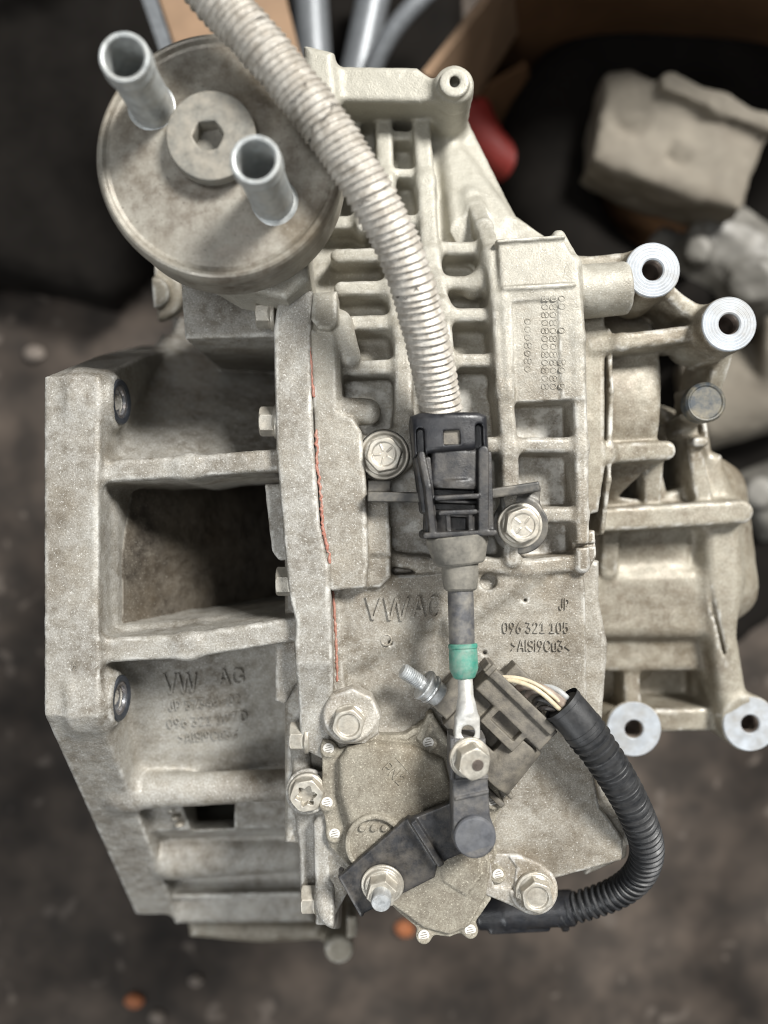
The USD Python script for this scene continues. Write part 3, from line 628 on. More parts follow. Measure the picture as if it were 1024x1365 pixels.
# ---- bolts
hexb = bolt_head(marks=3, dish=.4); hexw = bolt_head(flat=13, fl=10.2, fh=2.2, marks=0, dish=1.3)
b1 = obj('bracket_bolt', place(bolt_head(flat=13.6, h=6, fl=10.6, fh=2.4, marks=5, dish=.7), frame(P(512, 607, 5.4), (0, 0, 1), 12)), M['bolt'], gb, smooth=True)
b2 = obj('bracket_bolt', place(bolt_head(flat=13.6, h=6, fl=9.8, fh=2.4, marks=4, dish=.5), frame(P(693, 700, 5.2), (0, 0, 1), 22)), M['bolt'], gb, smooth=True)
side = bolt_head(flat=11.5, h=5.8, fl=7.6, fh=1.6, dish=.8)
for px, py, z in ((364, 418, -4), (369, 562, -2), (391, 775, -3), (409, 981, -3), (424, 1198, -6)):
    obj('flange_bolt', place(side, frame(P(px, py, z), (-1, 0, .04), 20)), M['bolt'], gb, smooth=True)
obj('star_bolt', place(bolt_head(flat=13.0, h=3.5, fl=8.3, fh=3.0, dish=0, socket='star'), frame(P(410, 1055, 2.2), (0, 0, 1), 10)), M['bolt'], gb, smooth=True)
tb = obj('bracket_washer', lathe([(4, 0), (11.0, 0), (11.2, .6), (10.8, 1.2), (4, 1.2)], P(512, 607, 3.6)), M['bracket'], b1)

# ---- cable bracket (bent sheet steel)
K = Grid((-12, -22, -2), (72, 30, 30), .45)
K.cyl(P(693, 701, 3.4), P(693, 701, 4.9), 12.2, rd=.5, k=0); K.poly([(671, 690), (716, 690), (722, 648), (664, 652)], 4.9, 3.2, r=.4, k=3, zref=4.5)
for a, b, z1 in (((490, 662), (566, 663), 17), ((648, 659), (720, 648), 20)):
    pa, pb = P(*a, z1), P(*b, z1); c = (pa + pb) / 2; d = pb - pa
    K.box((c[0], c[1], (z1 + 3.4) / 2), (np.linalg.norm(d) / 2, 2.1, (z1 - 3.4) / 2), math.degrees(math.atan2(d[1], d[0])), r=.5, k=.8)
K.poly([(490, 640), (522, 640), (520, 666), (490, 666)], 4.6, 3.0, r=.3, k=1.5, zref=4.5)
c1, c2 = P(560, 664, 17), P(655, 658, 18)
K.box((c1 + c2) / 2 - [0, 0, 11], (16, 1.2, 3), 2, r=.4, k=.8)
obj('cable_bracket', K.mesh(rough=.06), M['bracket'], gb, smooth=True)

# ---- gear position switch
W = Grid((-32, -198, -8), (76, -76, 24), .5)
base = [(430, 985), (452, 1000), (500, 985), (540, 985), (562, 965), (575, 962), (600, 985), (640, 1030), (664, 1050), (668, 1075), (655, 1110), (664, 1140), (668, 1165), (655, 1200), (640, 1222), (626, 1240), (600, 1250), (566, 1246), (530, 1216), (505, 1190), (470, 1160), (440, 1130), (428, 1070)]
W.poly(base, 4.2, -4, r=1.0, k=0)
for x, y in ((438, 998), (571, 990), (436, 1070), (446, 1112), (658, 1068), (664, 1166), (565, 1247), (627, 1240)): W.cyl(P(x, y, -3), P(x, y, 5), 3.4, rd=.8, k=2.5)
W.rib([(560, 985, 5.5), (574, 955, 5.5), (596, 990, 5.5)], 2.6, 6, k=1)
W.rib([(470, 985, 5.5), (540, 984, 5.5), (552, 976, 5.5)], 2.4, 6, k=1)
dome_ = [(450, 1016), (462, 1000), (500, 990), (548, 995), (592, 1016), (604, 1060), (598, 1140), (520, 1150), (470, 1140), (462, 1100), (451, 1060)]
W.poly(dome_, 10.5, 0, r=3.4, k=1.2, top=lambda X, Y: 10.5 - ((X - 5) / 34) ** 2 * 1.2 - ((Y + 118) / 34) ** 2 * 1.2)
W.poly([(535, 1175), (580, 1150), (640, 1120), (655, 1150), (648, 1195), (625, 1236), (600, 1247), (565, 1238), (520, 1205)], 6.4, 0, r=1.2, k=1.2)
W.poly([(588, 1150), (640, 1130), (645, 1165), (622, 1195), (590, 1175)], 7.4, 0, r=1.2, k=1.5)
bs = P(500, 1126, 12); W.cyl((bs[0], bs[1], 0), (bs[0], bs[1], 12.3), 13.4, 12.8, rd=1.0, k=1); W.cyl((bs[0], bs[1], 10.2), (bs[0], bs[1], 20), 10.6, rd=.3, k=.4, op='sub')
for q in (-3.5, 1.5, 6): W.cyl((bs[0] + q - 2, bs[1] + 6.5, 9), (bs[0] + q - 2, bs[1] + 6.5, 11.6), 1.5, rd=.4, k=.4)
sw = obj('gear_position_switch', W.mesh(rough=.10, scale=2.5), M['switch'], gb, smooth=True)
# embossed mark on the switch lid
a45 = math.radians(-45)
lz = lambda x, y: W.height(x, y)
obj('embossed_mark', flat_text('PN2', 4.4, .55, P(526, 1030, 10), (math.cos(a45), math.sin(a45), 0), drape=lz, sx=.9), M['switch'], sw, smooth=False)
p0, p1 = P(528, 1010, 10), P(548, 1032, 10); q = np.linspace(p0, p1, 8); q[:, 2] = lz(q[:, 0], q[:, 1])
obj('embossed_line', tube(q, .28, 8), M['switch'], sw)
for i, (x, y) in enumerate(((438, 998), (571, 990), (436, 1070), (446, 1112), (658, 1068), (664, 1166), (565, 1247), (627, 1240))):
    c = P(x, y, 5.0)
    pg = obj('peg', lathe([(2.45, -.6), (2.45, .35), (2.1, .6), (0.01, .65)], c, n=20), M['peg'], sw)
    bars = [trimesh.creation.box((3.4 - abs(k) * .9, .28, .12), trimesh.transformations.translation_matrix((c[0], c[1] + k * .95, c[2] + .66)) @ trimesh.transformations.rotation_matrix(.25, (0, 0, 1))) for k in (-1.6, -.55, .55, 1.6)]
    obj('peg_hatching', cat(*bars), M['pegline'], pg, smooth=False)
# clamping ears with bolts
T_ = Grid((-32, -120, -8), (4, -70, 14), .5)
T_.poly([(432, 950), (440, 928), (470, 918), (496, 930), (508, 956), (504, 978), (486, 992), (452, 992), (432, 975)], 7.4, -4, r=1.3, k=0)
T_.poly([(500, 975), (516, 990), (506, 1000), (490, 990)], 5, -2, r=1, k=2)
T_.cyl(P(467, 953, -3), P(467, 953, 7.6), 11.6, rd=1.3, k=1.5)
ear = obj('clamping_ear', T_.mesh(rough=.12), M['tab'], sw, smooth=True)
T2 = Grid((36, -186, -8), (80, -136, 14), .5)
T2.poly([(650, 1140), (690, 1140), (722, 1152), (740, 1178), (736, 1206), (714, 1220), (690, 1212), (642, 1192)], 5.2, -6, r=1.3, k=0)
T2.cyl(P(711, 1184, -4), P(711, 1184, 6.8), 10.4, rd=1.2, k=1.5)
T2.poly([(655, 1145), (678, 1143), (690, 1160), (686, 1190), (660, 1186)], 8, 4.2, r=.5, k=.8, op='sub')
obj('clamping_ear', T2.mesh(rough=.12), M['tab'], sw, smooth=True)
capb = bolt_head(flat=13.2, h=5.5, fl=9.4, fh=2.0, dish=1.4)
obj('ear_bolt', place(bolt_head(flat=12.6, h=5.0, fl=7.6, fh=1.6, dish=1.0), frame(P(465, 962, 7.2), (0, 0, 1), 15)), M['bolt'], sw, smooth=True)
obj('ear_bolt', place(bolt_head(flat=12.2, h=5.0, fl=8.4, fh=1.6, dish=1.0), frame(P(713, 1188, 6.6), (0, 0, 1), 40)), M['bolt'], sw, smooth=True)

# ---- selector lever: bent black plate, shaft nut, rubber covered arm
SL = Grid((-24, -182, 0), (62, -92, 46), .45)
pl_ = [(453, 1168), (545, 1088), (584, 1150), (580, 1170), (482, 1220)]
plt_top = lambda X, Y: 15.6 + 0 * X + 0 * Y
SL.poly(pl_, 15.6, 12.6, r=.6, k=0, zref=15.5)
q0, q1 = P(545, 1090, 15), P(583, 1150, 15)
SL.box((q0 + q1) / 2 + [1.5, 1, 3.0], (np.linalg.norm(q1 - q0) / 2, 1.5, 3.4), math.degrees(math.atan2(*(q1 - q0)[[1, 0]])), r=.8, k=2.5)
SL.poly([(545, 1092), (618, 1062), (640, 1128), (583, 1152)], 19.5, 16.4, r=.8, k=1.5, zref=19)
SL.rib([(454, 1170, 15.5), (482, 1220, 15.5)], 2.0, 8, k=.8)
lv = obj('selector_plate', SL.mesh(rough=.06), M['blacksteel'], gb, smooth=True)
nut = Grid((-12, -12, -1), (12, 12, 12), .3)
nut.cyl((0, 0, 0), (0, 0, 1.4), 9.0, rd=.5, k=0); nut.cyl((0, 0, 1), (0, 0, 2.6), 7.8, 7.2, rd=.4, k=.3)
hexp = [(6.6 * math.cos(a), 6.6 * math.sin(a)) for a in np.arange(6) * math.pi / 3]
nut.polymm(hexp, 8.2, 1, r=.7, k=.4)
nn = obj('shaft_nut', place(nut.mesh(), frame(P(510, 1178, 15.5), (-.05, -.16, 1), 15)), M['bolt'], lv, smooth=True)
st = P(510, 1178, 15.5)
stt = np.array([-.05, -.16, 1]); stt /= np.linalg.norm(stt)
stud = lathe([(4.1, 6), (4.1, 12.6), (3.7, 13.2), (0.01, 13.3)], st, stt, n=28); 
obj('threaded_shaft', stud, M['zinc'], nn)
AR = Grid((22, -162, 14), (56, -84, 44), .4)
AR.poly([(603, 985), (648, 985), (652, 1060), (656, 1118), (603, 1118)], 33, 18, r=1.4, k=0)
AR.cyl(P(632, 1112, 18), P(632, 1113, 34), 8.6, rd=1.0, k=1.5)
AR.poly([(600, 985), (606, 985), (606, 1040), (600, 1040)], 34, 18, r=.6, k=.8)
AR.poly([(607, 1064), (652, 1054), (652, 1058), (607, 1068)], 33.8, 30, r=.4, k=.8); AR.poly([(607, 1040), (652, 1036), (652, 1038), (607, 1043)], 33.8, 30, r=.4, k=.8)
ar = obj('selector_arm', AR.mesh(rough=.12), M['lever'], gb, smooth=True)
obj('end_cap', lathe(smooth_prof([(8.3, -2), (8.3, .8), (7.8, 1.4), (7.0, 1.6), (0.01, 1.7)], 3), P(633, 1115, 34.4)), M['capgrey'], ar)
obj('arm_bolt', place(bolt_head(flat=11.8, h=6.4, fl=8.2, fh=1.5, dish=0, socket=None), frame(P(626, 1010, 33), (.16, -.06, 1), 22)), M['bolt'], ar, smooth=True)
tq = P(626, 1010, 33) + np.array([.16, -.06, 1]) * 7.85
obj('bolt_socket', lathe([(0.01, .12), (2.1, .12), (2.3, 0.05), (2.3, -.5)], tq + [1.2, -.2, 0], (.16, -.06, 1), n=12), M['hole'], ar)

# ---- electrical plug of the switch
PLG = Grid((14, -132, -4), (82, -62, 30), .45)
u45 = np.array([math.cos(math.radians(-44)), math.sin(math.radians(-44))]); v45 = np.array([-u45[1], u45[0]])
def rect45(px, py, z, hu, hv): c = P(px, py, z)[:2]; return [tuple(c + a * hu * u45 + b * hv * v45) for a, b in ((-1, -1), (1, -1), (1, 1), (-1, 1))]
PLG.polymm(rect45(664, 972, 14, 17.5, 15), 13, 0, r=1.0, k=0)
PLG.polymm(rect45(688, 946, 15, 18.5, 5.5), 17.5, 0, r=1.0, k=.8)
PLG.polymm(rect45(620, 945, 12, 13, 9), 10.5, 0, r=1.0, k=.8)
c0, c9 = P(640, 1030, 8), P(712, 1000, 8)
PLG.cyl(P(655, 1040, 7), P(700, 985, 7), 9, 9, rd=1, k=1.0)
PLG.polymm(rect45(648, 1052, 6, 10, 1.2), 8, 0, r=.4, k=.6); PLG.polymm(rect45(660, 1040, 6, 10, 1.0), 9, 0, r=.4, k=.6)
PLG.polymm(rect45(672, 971, 17, 9.4, 5.0), 17.2, 8, r=.6, k=.5); PLG.polymm(rect45(675, 968, 17, 6.6, 2.6), 20, 12.6, r=.3, k=.4, op='sub')
PLG.polymm(rect45(656, 990, 14, 3.4, 2.6), 16, 6, r=.2, k=.3, op='sub')
PLG.polymm(rect45(587, 920, 11, 2.6, 1.2), 11.5, 6, r=.3, k=.4)
plug = obj('switch_socket', PLG.mesh(rough=.1, scale=2.5), M['grey_plastic'], gb, smooth=True)
E_ = Grid((-130, -300, -230), (0, -210, -110), 1.2)
E_.poly([(246, 1225), (430, 1232), (432, 1258), (345, 1262), (250, 1254)], -150, -225, r=7, k=0); E_.cyl(P(452, 1200, -200), P(452, 1268, -140), 9, rd=3, k=4); E_.poly([(462, 1222), (476, 1222), (476, 1250), (462, 1252)], -120, -150, r=1, k=1)
E_.polymm([(-118, -236), (-30, -236), (-30, -225), (-118, -225)], -140, -225, r=3, k=4)
obj('lower_rail', E_.mesh(rough=.3), M['cover'], gb, smooth=True)

# ------------------------------------------------------------------ shift cable (clipped into the bracket)
sc = thing('shift_cable', 'foil wrapped ribbed shift cable with black clip and green collar across the gearbox', 'cable', P(600, 640, 20))
pts = [P(*p) for p in ((262, -60, 69), (272, -22, 69), (300, 10, 68), (345, 58, 67), (395, 117, 65), (452, 193, 62), (500, 270, 57), (537, 345, 49), (562, 425, 39), (578, 495, 29), (588, 548, 22), (592, 575, 20))]
path, Lc = spline(pts, 900)
def foil(s, th):
    ph = s / 2.65 + .5 * np.sin(th + .9) + .12 * np.sin(s * .21) + .1 * np.sin(s * .53 + th)
    f = ph - np.floor(ph)
    saw = np.where(f < .82, f / .82, (1 - f) / .18)
    return 1.15 * (saw - .5) * (0.75 + .5 * meshkit.noise(np.stack(np.broadcast_arrays(s * .35, np.cos(th) * 1.2, np.sin(th) * 1.2), -1), 5)) + 1.1 * (meshkit.fbm(np.stack(np.broadcast_arrays(s * .12, np.cos(th) * 1.1, np.sin(th) * 1.1), -1), 3, 8) - .5)
cond = obj('foil_conduit', tube(path, 8.5, 72, mod=foil), M['foil'], sc, smooth=50)
M['crack'] = plain('torn_edge', (0.035, 0.03, 0.025), rough=.8)
M['frayed'] = plain('frayed_end', (0.10, 0.085, 0.065), rough=.8, dust=DUST)
tan = np.gradient(path, axis=0); tan /= np.linalg.norm(tan, axis=1, keepdims=True)
for k, (px, py, a0, a1, sk) in enumerate(((347, 46, -70, 40, 1), (415, 122, -20, 80, 1.5), (440, 160, -60, 78, 2), (500, 262, -40, 80, 1), (545, 385, -10, 60, 1))):
    proj = np.stack([512 + path[:, 0] / ((H - path[:, 2]) / FPX), 682.5 - path[:, 1] / ((H - path[:, 2]) / FPX)], 1)
    i = int(np.argmin(((proj - (px, py)) ** 2).sum(1))); c, t = path[i], tan[i]
    up = np.array([0, 0, 1.0]); up -= t * (up @ t); up /= np.linalg.norm(up); sd = np.cross(t, up)
    ph = np.radians(np.linspace(a0, a1, 40)); j = 2.2 * (meshkit.fbm(np.c_[ph * 3.5 + k * 7, ph * 0, ph * 0], 4) - .5)
    ln = c + 8.75 * (np.cos(ph)[:, None] * up + np.sin(ph)[:, None] * sd) + (sk * np.sin(ph) + j * 2)[:, None] * t
    obj('tape_tear', tube(ln, -.02 + .26 * meshkit.noise(np.c_[ph * 5, ph * 0, ph * 0 + k]), 6), M['crack'], cond)

def px_grid(x0, y0, x1, y1, z0, z1, h):
    a, b = P(x0, y1, z0), P(x1, y0, z0); return Grid((a[0] - 2, a[1] - 2, z0), (b[0] + 2, b[1] + 2, z1), h)
# sleeve and inner body
SB = px_grid(545, 540, 660, 800, 2, 40, .4)
c = lambda x, y, z=19: P(x, y, z)
SB.cyl(c(603, 596), c(607, 650), 10.2, rd=1, k=0); SB.cyl(c(606, 640), c(608, 716), 11.5, rd=1, k=.5)
SB.box(c(607, 690, 17), (13.0, 8, 9), -2, r=1, k=.5)
SB.box(c(605, 625, 24), (9.6, 8.2, 5), -2, r=2.2, k=1)
SB.box(c(607, 659, 28), (12, 2.2, 9), -2, r=.3, k=.3, op='sub'); SB.box(c(608, 676, 28), (10, 1.6, 8), -2, r=.3, k=.3, op='sub'); SB.box(c(611, 699, 30), (4, 3.0, 8), -2, r=.3, k=.3, op='sub')
obj('cable_sleeve', SB.mesh(rough=.06), M['blackdusty'], sc, smooth=True)
# clip collar with two slots and a window
CB = px_grid(540, 540, 662, 620, 0, 42, .4)
CB.poly([(547, 553), (560, 549), (640, 548), (651, 552), (654, 607), (642, 609), (639, 598), (572, 604), (566, 610), (552, 608)], 31.5, 6, r=2.6, k=0, top=lambda X, Y: 31.5 - ((X - 27) / 17) ** 2 * 3.5 + 0 * Y)
CB.rib([(562, 572, 40), (564, 625, 40)], 2.6, 16, k=.4, op='sub', r=.5); CB.rib([(643, 566, 40), (644, 625, 40)], 2.6, 16, k=.4, op='sub', r=.5)
CB.poly([(591, 574), (613, 573), (614, 592), (592, 593)], 45, 29.4, r=.4, k=.5, op='sub', zref=31)
CB.cyl(c(588, 535, 21), c(592, 556, 20), 9.0, rd=.3, k=.5, op='sub')
cb = obj('clip_collar', CB.mesh(rough=.05), M['black'], sc, smooth=True)
obj('latch_window', trimesh.creation.box((6.6, 5.6, .5), trimesh.transformations.translation_matrix(P(602.5, 583, 29.6))), M['grey_plastic'], cb, smooth=False)
CR = px_grid(540, 596, 666, 722, 2, 42, .4)
CR.rib([(562, 606, 31), (571, 650, 32), (577, 707, 31)], 2.8, 20, k=0, r=.7); CR.rib([(571, 612, 29), (580, 706, 29)], 2.0, 18, k=.4, r=.5)
CR.rib([(645, 601, 31), (645, 706, 31)], 4.2, 20, k=.4, r=.7); CR.rib([(652, 605, 27), (655, 706, 27)], 2.2, 18, k=.4, r=.5)
CR.rib([(557, 612, 25), (566, 680, 25)], 2.4, 14, k=.4, r=.6)
CR.rib([(583, 664, 32), (637, 661, 32)], 2.0, 12, k=.4, r=.5)
CR.rib([(588, 684, 31.5), (634, 682, 31.5)], 2.0, 9, k=.4, r=.5); CR.rib([(597, 684, 31), (599, 710, 30)], 1.9, 9, k=.4, r=.5); CR.rib([(627, 682, 31), (628, 708, 30)], 1.9, 9, k=.4, r=.5)
CR.rib([(568, 714, 31), (659, 710, 31)], 2.4, 24, k=.4, r=.6)
obj('clip_rails', CR.mesh(rough=.05), M['blackdusty'], sc, smooth=True)
a0, a1 = c(609, 714, 21), c(613, 752, 21); ax = a1 - a0; LL = np.linalg.norm(ax)
obj('ferrule', lathe(smooth_prof([(0.01, 0), (12.4, 0), (12.9, .6), (12.6, 3), (10.6, LL - 1), (9.6, LL), (0.01, LL)], 3), a0, ax, n=56), M['boot'], sc)
b0, b9 = c(613, 750, 22), c(616, 862, 24); ax = b9 - b0; LB = np.linalg.norm(ax)
obj('rubber_boot', lathe(smooth_prof([(0.01, 0), (7.6, 0), (7.5, 6), (7.0, 9), (6.8, 10.6), (6.0, 11.4), (5.2, 11.6)], 3), b0, ax, n=48), M['boot'], sc)
obj('inner_sleeve', lathe([(5.2, 10), (5.3, 13), (5.3, LB - 4), (5.1, LB - .4), (4.4, LB), (4.3, LB + 2)], b0, ax, n=40), plain('worn_sleeve', (0.075, 0.075, 0.08), rough=.45, dust=(0.27, 0.25, 0.21), dustamt=.6), sc)
g0, g1 = c(617, 858, 24.3), c(619, 905, 25.6); ax = g1 - g0; LG = np.linalg.norm(ax)
obj('green_collar', lathe(smooth_prof([(4.0, 0), (5.6, 0), (6.0, .5), (6.0, 1.6), (5.6, 2.0), (5.75, 3), (5.9, LG - 4.4), (5.6, LG - 3.2), (4.4, LG - .6), (3.4, LG), (0.01, LG)], 3), g0, ax, n=48), M['green'], sc)
RD = Grid((24, -104, 16), (48, -60, 40), .35)
r0, r1, r2 = c(620, 900, 25.5), c(622, 950, 29), c(622, 990, 31)
RD.cyl(r0, r1, 3.0, 3.3, rd=.4, k=0); RD.caps(r1 + [0, 2, 0], r1 - [0, 2, 0], 3.6, 4.2, k=2.5)
RD.poly([(608, 958), (618, 948), (630, 948), (640, 958), (641, 996), (604, 996)], 32, 25.5, r=1.2, k=2)
RD.cyl(P(624, 976, 20), P(624, 976, 40), 2.7, rd=.2, k=.4, op='sub')
obj('cable_rod', RD.mesh(rough=.1), M['rod'], sc, smooth=True)

# ------------------------------------------------------------------ wiring loom (plugs into the switch)
wl = thing('wiring_loom', 'black corrugated wiring loom plugged into the switch and curving down the side', 'wiring', P(760, 950, 15))
FLG = px_grid(640, 880, 745, 985, 0, 26, .4)
FLG.polymm(rect45(693, 932, 19, 19.5, 2.0), 19.5, 4, r=.6, k=0); FLG.polymm(rect45(654, 893, 19, 1.2, 2.6), 20.5, 4, r=.5, k=.5)
FLG.polymm(rect45(704, 921, 16, 11, 4.6), 14, 3, r=.8, k=.8)
obj('connector', FLG.mesh(rough=.05), M['grey_plastic'], wl, smooth=True)
lp = [P(*p) for p in ((748, 937, 18), (770, 962, 18), (797, 998, 17), (828, 1046, 13), (853, 1096, 5), (862, 1140, -8), (838, 1180, -22), (790, 1203, -31), (742, 1216, -37))]
lpath, LL = spline(lp, 620); s_ = np.linspace(0, LL, 620)
def corr(s, th):
    f = (s / 3.7) % 1
    w = np.clip((np.abs(f - .5) - .2) * 12, -1, 1)
    return np.where(s < 17, .35 * (s < 2.2) - .1 + .25 * ((s > 13) & (s < 15)), -.62 * w) + .15 * np.cos(th * 2)
obj('corrugated_tube', tube(lpath, np.interp(s_, [0, 16, 24, 60, LL], [8.4, 8.5, 7.6, 7.0, 6.6]), 40, mod=corr, cap=False), M['loom'], wl, smooth=40)
obj('tube_lining', tube(lpath[3:110], 7.2, 24, cap=True), plain('dark_lining', (0.012, 0.012, 0.012), rough=.8), wl)
wires = [('cream_wire', (0.62, 0.53, 0.36), .95, [(672, 906, 17), (690, 909, 20), (715, 919, 23), (735, 935, 23), (752, 952, 20), (775, 975, 18)]),
         ('cream_wire', (0.58, 0.50, 0.36), .9, [(668, 903, 17), (690, 904, 19), (712, 911, 21), (735, 926, 22), (756, 946, 19), (775, 970, 18)]),
         ('brown_wire', (0.27, 0.21, 0.17), 1.7, [(690, 918, 14), (706, 914, 17), (728, 920, 20), (748, 938, 20), (768, 958, 18)]),
         ('brown_wire', (0.25, 0.20, 0.17), 1.6, [(700, 930, 13), (715, 920, 15), (735, 925, 18), (755, 940, 18), (772, 960, 17)]),
         ('grey_wire', (0.36, 0.38, 0.39), 1.4, [(712, 936, 12), (722, 917, 13), (742, 920, 16), (760, 936, 17), (776, 956, 17)]),
         ('dark_wire', (0.03, 0.03, 0.032), 1.2, [(712, 940, 13), (720, 932, 16), (735, 938, 17), (752, 950, 17), (770, 968, 17)]),
         ('dark_wire', (0.05, 0.045, 0.045), 1.1, [(716, 948, 13), (726, 944, 16), (740, 946, 17), (756, 955, 17), (770, 970, 17)])]
for nm, col, r, pp in wires:
    w, _ = spline([P(*p) for p in pp], 40)
    obj(nm, tube(w, r, 12), plain(nm + f'_{len(COUNT)}', col, rough=.45, dust=DUST, dustamt=.4), wl)
CN = Grid((30, -232, -70), (112, -180, -18), .8)
CN.cyl(P(636, 1216, -44), P(766, 1210, -36), 8.2, rd=1.5, k=0); CN.box(P(690, 1221, -42), (15, 6, 6), 3, r=1.5, k=1)
for x in (668, 690, 745): CN.cyl(P(x, 1216, -42), P(x + 9, 1215, -42), 8.8, rd=.8, k=.6)
obj('loom_coupling', CN.mesh(rough=.05), M['black'], wl, smooth=True)

# ------------------------------------------------------------------ loose flange bolt
lb = thing('loose_bolt', 'loose bright zinc flange bolt lying beside the green collar', 'bolt', P(560, 910, 4))
l0, l1 = P(536, 893, 13), P(588, 928, 9); ax = l1 - l0; La = np.linalg.norm(ax)
prof = [(0.01, 0), (2.4, 0), (2.9, .6)]
z = .8
while z < 10.2: prof += [(3.3, z), (3.3, z + .2), (2.75, z + .5), (2.75, z + .65)]; z += .95
prof += [(2.9, 10.4), (2.9, 11.2), (6.6, 11.4), (6.9, 12.0), (6.6, 13.0), (5.6, 13.4), (5.5, 14.6), (6.3, 14.8), (6.5, 15.5), (6.1, 16.2), (5.3, 16.6), (5.2, 20), (4.6, 20.6), (0.01, 20.6)]
obj('bolt_body', lathe(prof, l0, ax, n=36), M['zinc'], lb)

# ------------------------------------------------------------------ surroundings: workshop floor and clutter
fl_ = trimesh.creation.box((5000, 5000, 20), trimesh.transformations.translation_matrix((0, 0, -450)))
fm = material('oily_floor', {'g': ('geometry', {}), 'n': ('noise_texture', {'scale': 7.0, 'detail': 3.0, 'roughness': .5}), 'f': ('noise_texture', {'scale': 30.0, 'detail': 2.0}), 's': ('noise_texture', {'scale': 42.0, 'detail': 1.0}),
     'r': ('rgb_ramp', {'ramp': [(.34, (0.028, 0.0225, 0.019)), (.50, (0.062, 0.051, 0.043)), (.68, (0.095, 0.079, 0.067))]}), 'rf': ('rgb_ramp', {'ramp': [(.35, (.55, .55, .55)), (.7, (1.15, 1.1, 1.05))]}),
     'rs': ('rgb_ramp', {'ramp': [(.68, (0, 0, 0)), (.74, (1, 1, 1))]}), 'm': ('mix_color', {'blend_type': 'multiply', 'fac': 1.0}), 'm2': ('mix_color', {'b': (0.10, 0.083, 0.07)}), 'b': ('bump', {'strength': .4, 'distance': .004}), 'p': ('principled_bsdf', {'roughness': .75, 'specular_ior_level': .2})},
     [('g.position', 'n.vector'), ('g.position', 'f.vector'), ('g.position', 's.vector'), ('n.fac', 'r.fac'), ('f.fac', 'rf.fac'), ('s.fac', 'rs.fac'), ('r.color', 'm.a'), ('rf.color', 'm.b'), ('m.result', 'm2.a'), ('rs.color', 'm2.fac'), ('m2.result', 'p.base_color'), ('f.fac', 'b.height'), ('b.normal', 'p.normal')])
obj('floor', fl_, fm, smooth=False, kind='structure')
M['card'] = plain('cardboard', (0.25, 0.165, 0.105), rough=.85, var=.12, scale=30.0, spec=.2)
M['card_shaded'] = plain('cardboard_shaded', (0.095, 0.05, 0.024), rough=.9, var=.2, scale=20.0, spec=.2)  # darker copy of the cardboard; the box interior's shade is in the colour
M['rubber'] = plain('black_rubber', (0.009, 0.0078, 0.0068), rough=.85, var=.3, scale=30.0, spec=.06)
M['block'] = plain('shaded_alloy_block', (0.22, 0.197, 0.16), rough=.8, var=.2, scale=24.0, dust=(0.12, 0.10, 0.078), dustamt=.7, spec=.2)  # alloy tone lowered to carry the shade inside the box
M['palepart'] = plain('pale_alloy_part', (0.15, 0.142, 0.125), rough=.55, var=.4, scale=35.0, metal=.2)
M['red'] = plain('red_rubber', (0.24, 0.022, 0.016), rough=.6, var=.15)
M['greymetal'] = plain('grey_pipe_metal', (0.17, 0.18, 0.19), rough=.4, metal=.3)
def slab(pts, t, mat, name, par='/World', **tags):
    p = np.array(pts, float); n = np.cross(p[1] - p[0], p[-1] - p[0]); n /= np.linalg.norm(n); n = n if n[2] > 0 else -n
    k = len(p); c0 = p.mean(0)
    from scipy.spatial import ConvexHull
    v = np.vstack([p, p - n * t]); hull = trimesh.Trimesh(v, process=False, faces=[[0, 1, 2]]).convex_hull
    return obj(name, hull, mat, par, smooth=False, **tags)
bx = thing('cardboard_box', 'open brown cardboard box full of parts behind the gearbox', 'box', P(850, 60, -440))
slab([P(572, 102, -250), P(676, -30, -250), P(738, -30, -330), P(636, 130, -330)], 7, M['card'], 'flap', bx)
slab([P(634, 128, -335), P(704, 86, -335), P(720, 190, -430), P(650, 260, -430)], 6, M['card_shaded'], 'side_panel', bx)
obj('back_panel', trimesh.creation.box((560, 7, 300), trimesh.transformations.translation_matrix((370, 405, -288))), M['card_shaded'], bx, smooth=False)
obj('bottom_panel', trimesh.creation.box((500, 300, 6), trimesh.transformations.translation_matrix((345, 245, -436))), M['card_shaded'], bx, smooth=False)
def torus(c, R, r, mat, name, axis=(0, 0, 1), sq=1.0, **tags):
    th = np.linspace(0, 2 * np.pi, 28, endpoint=False)
    pr = [(R + r * math.cos(t), r * sq * math.sin(t)) for t in np.r_[th, th[:1]]]
    return obj(name, lathe(pr, c, axis, n=72), mat, smooth=True, **tags)
torus(P(880, 245, -385), 108, 46, M['rubber'], 'rubber_ring', axis=(.1, -.05, 1), label='black rubber ring lying in the cardboard box', cat='rubber ring')
MT = Grid((80, -150, -440), (480, 300, -380), 5.0)
MT.poly([(640, 300), (850, 330), (1150, 300), (1150, 720), (985, 860), (900, 800), (760, 600), (640, 420)], -412, -439, r=6, k=0)
obj('rubber_sheet', MT.mesh(rough=6, scale=45.0), M['rubber'], label='black rubber sheet on the floor under the pale parts', cat='sheet', smooth=True)
BK = Grid((140, 200, -360), (360, 420, -270), 2.5)
BK.poly([(812, 92), (842, 86), (905, 118), (1028, 168), (990, 280), (880, 250), (788, 214)], -290, -350, r=9, k=0)
BK.rib([(895, 108, -279), (960, 135, -281), (1024, 160, -280)], 15, 18, k=8)
BK.cyl(P(905, 205, -293), P(905, 205, -280), 9, rd=2, k=4, op='sub'); BK.cyl(P(840, 150, -292), P(840, 150, -280), 14, rd=3, k=8, op='sub')
obj('alloy_block', BK.mesh(rough=5, scale=26.0), M['block'], label='dull beige rectangular alloy block on the black rubber ring', cat='alloy block', smooth=True)
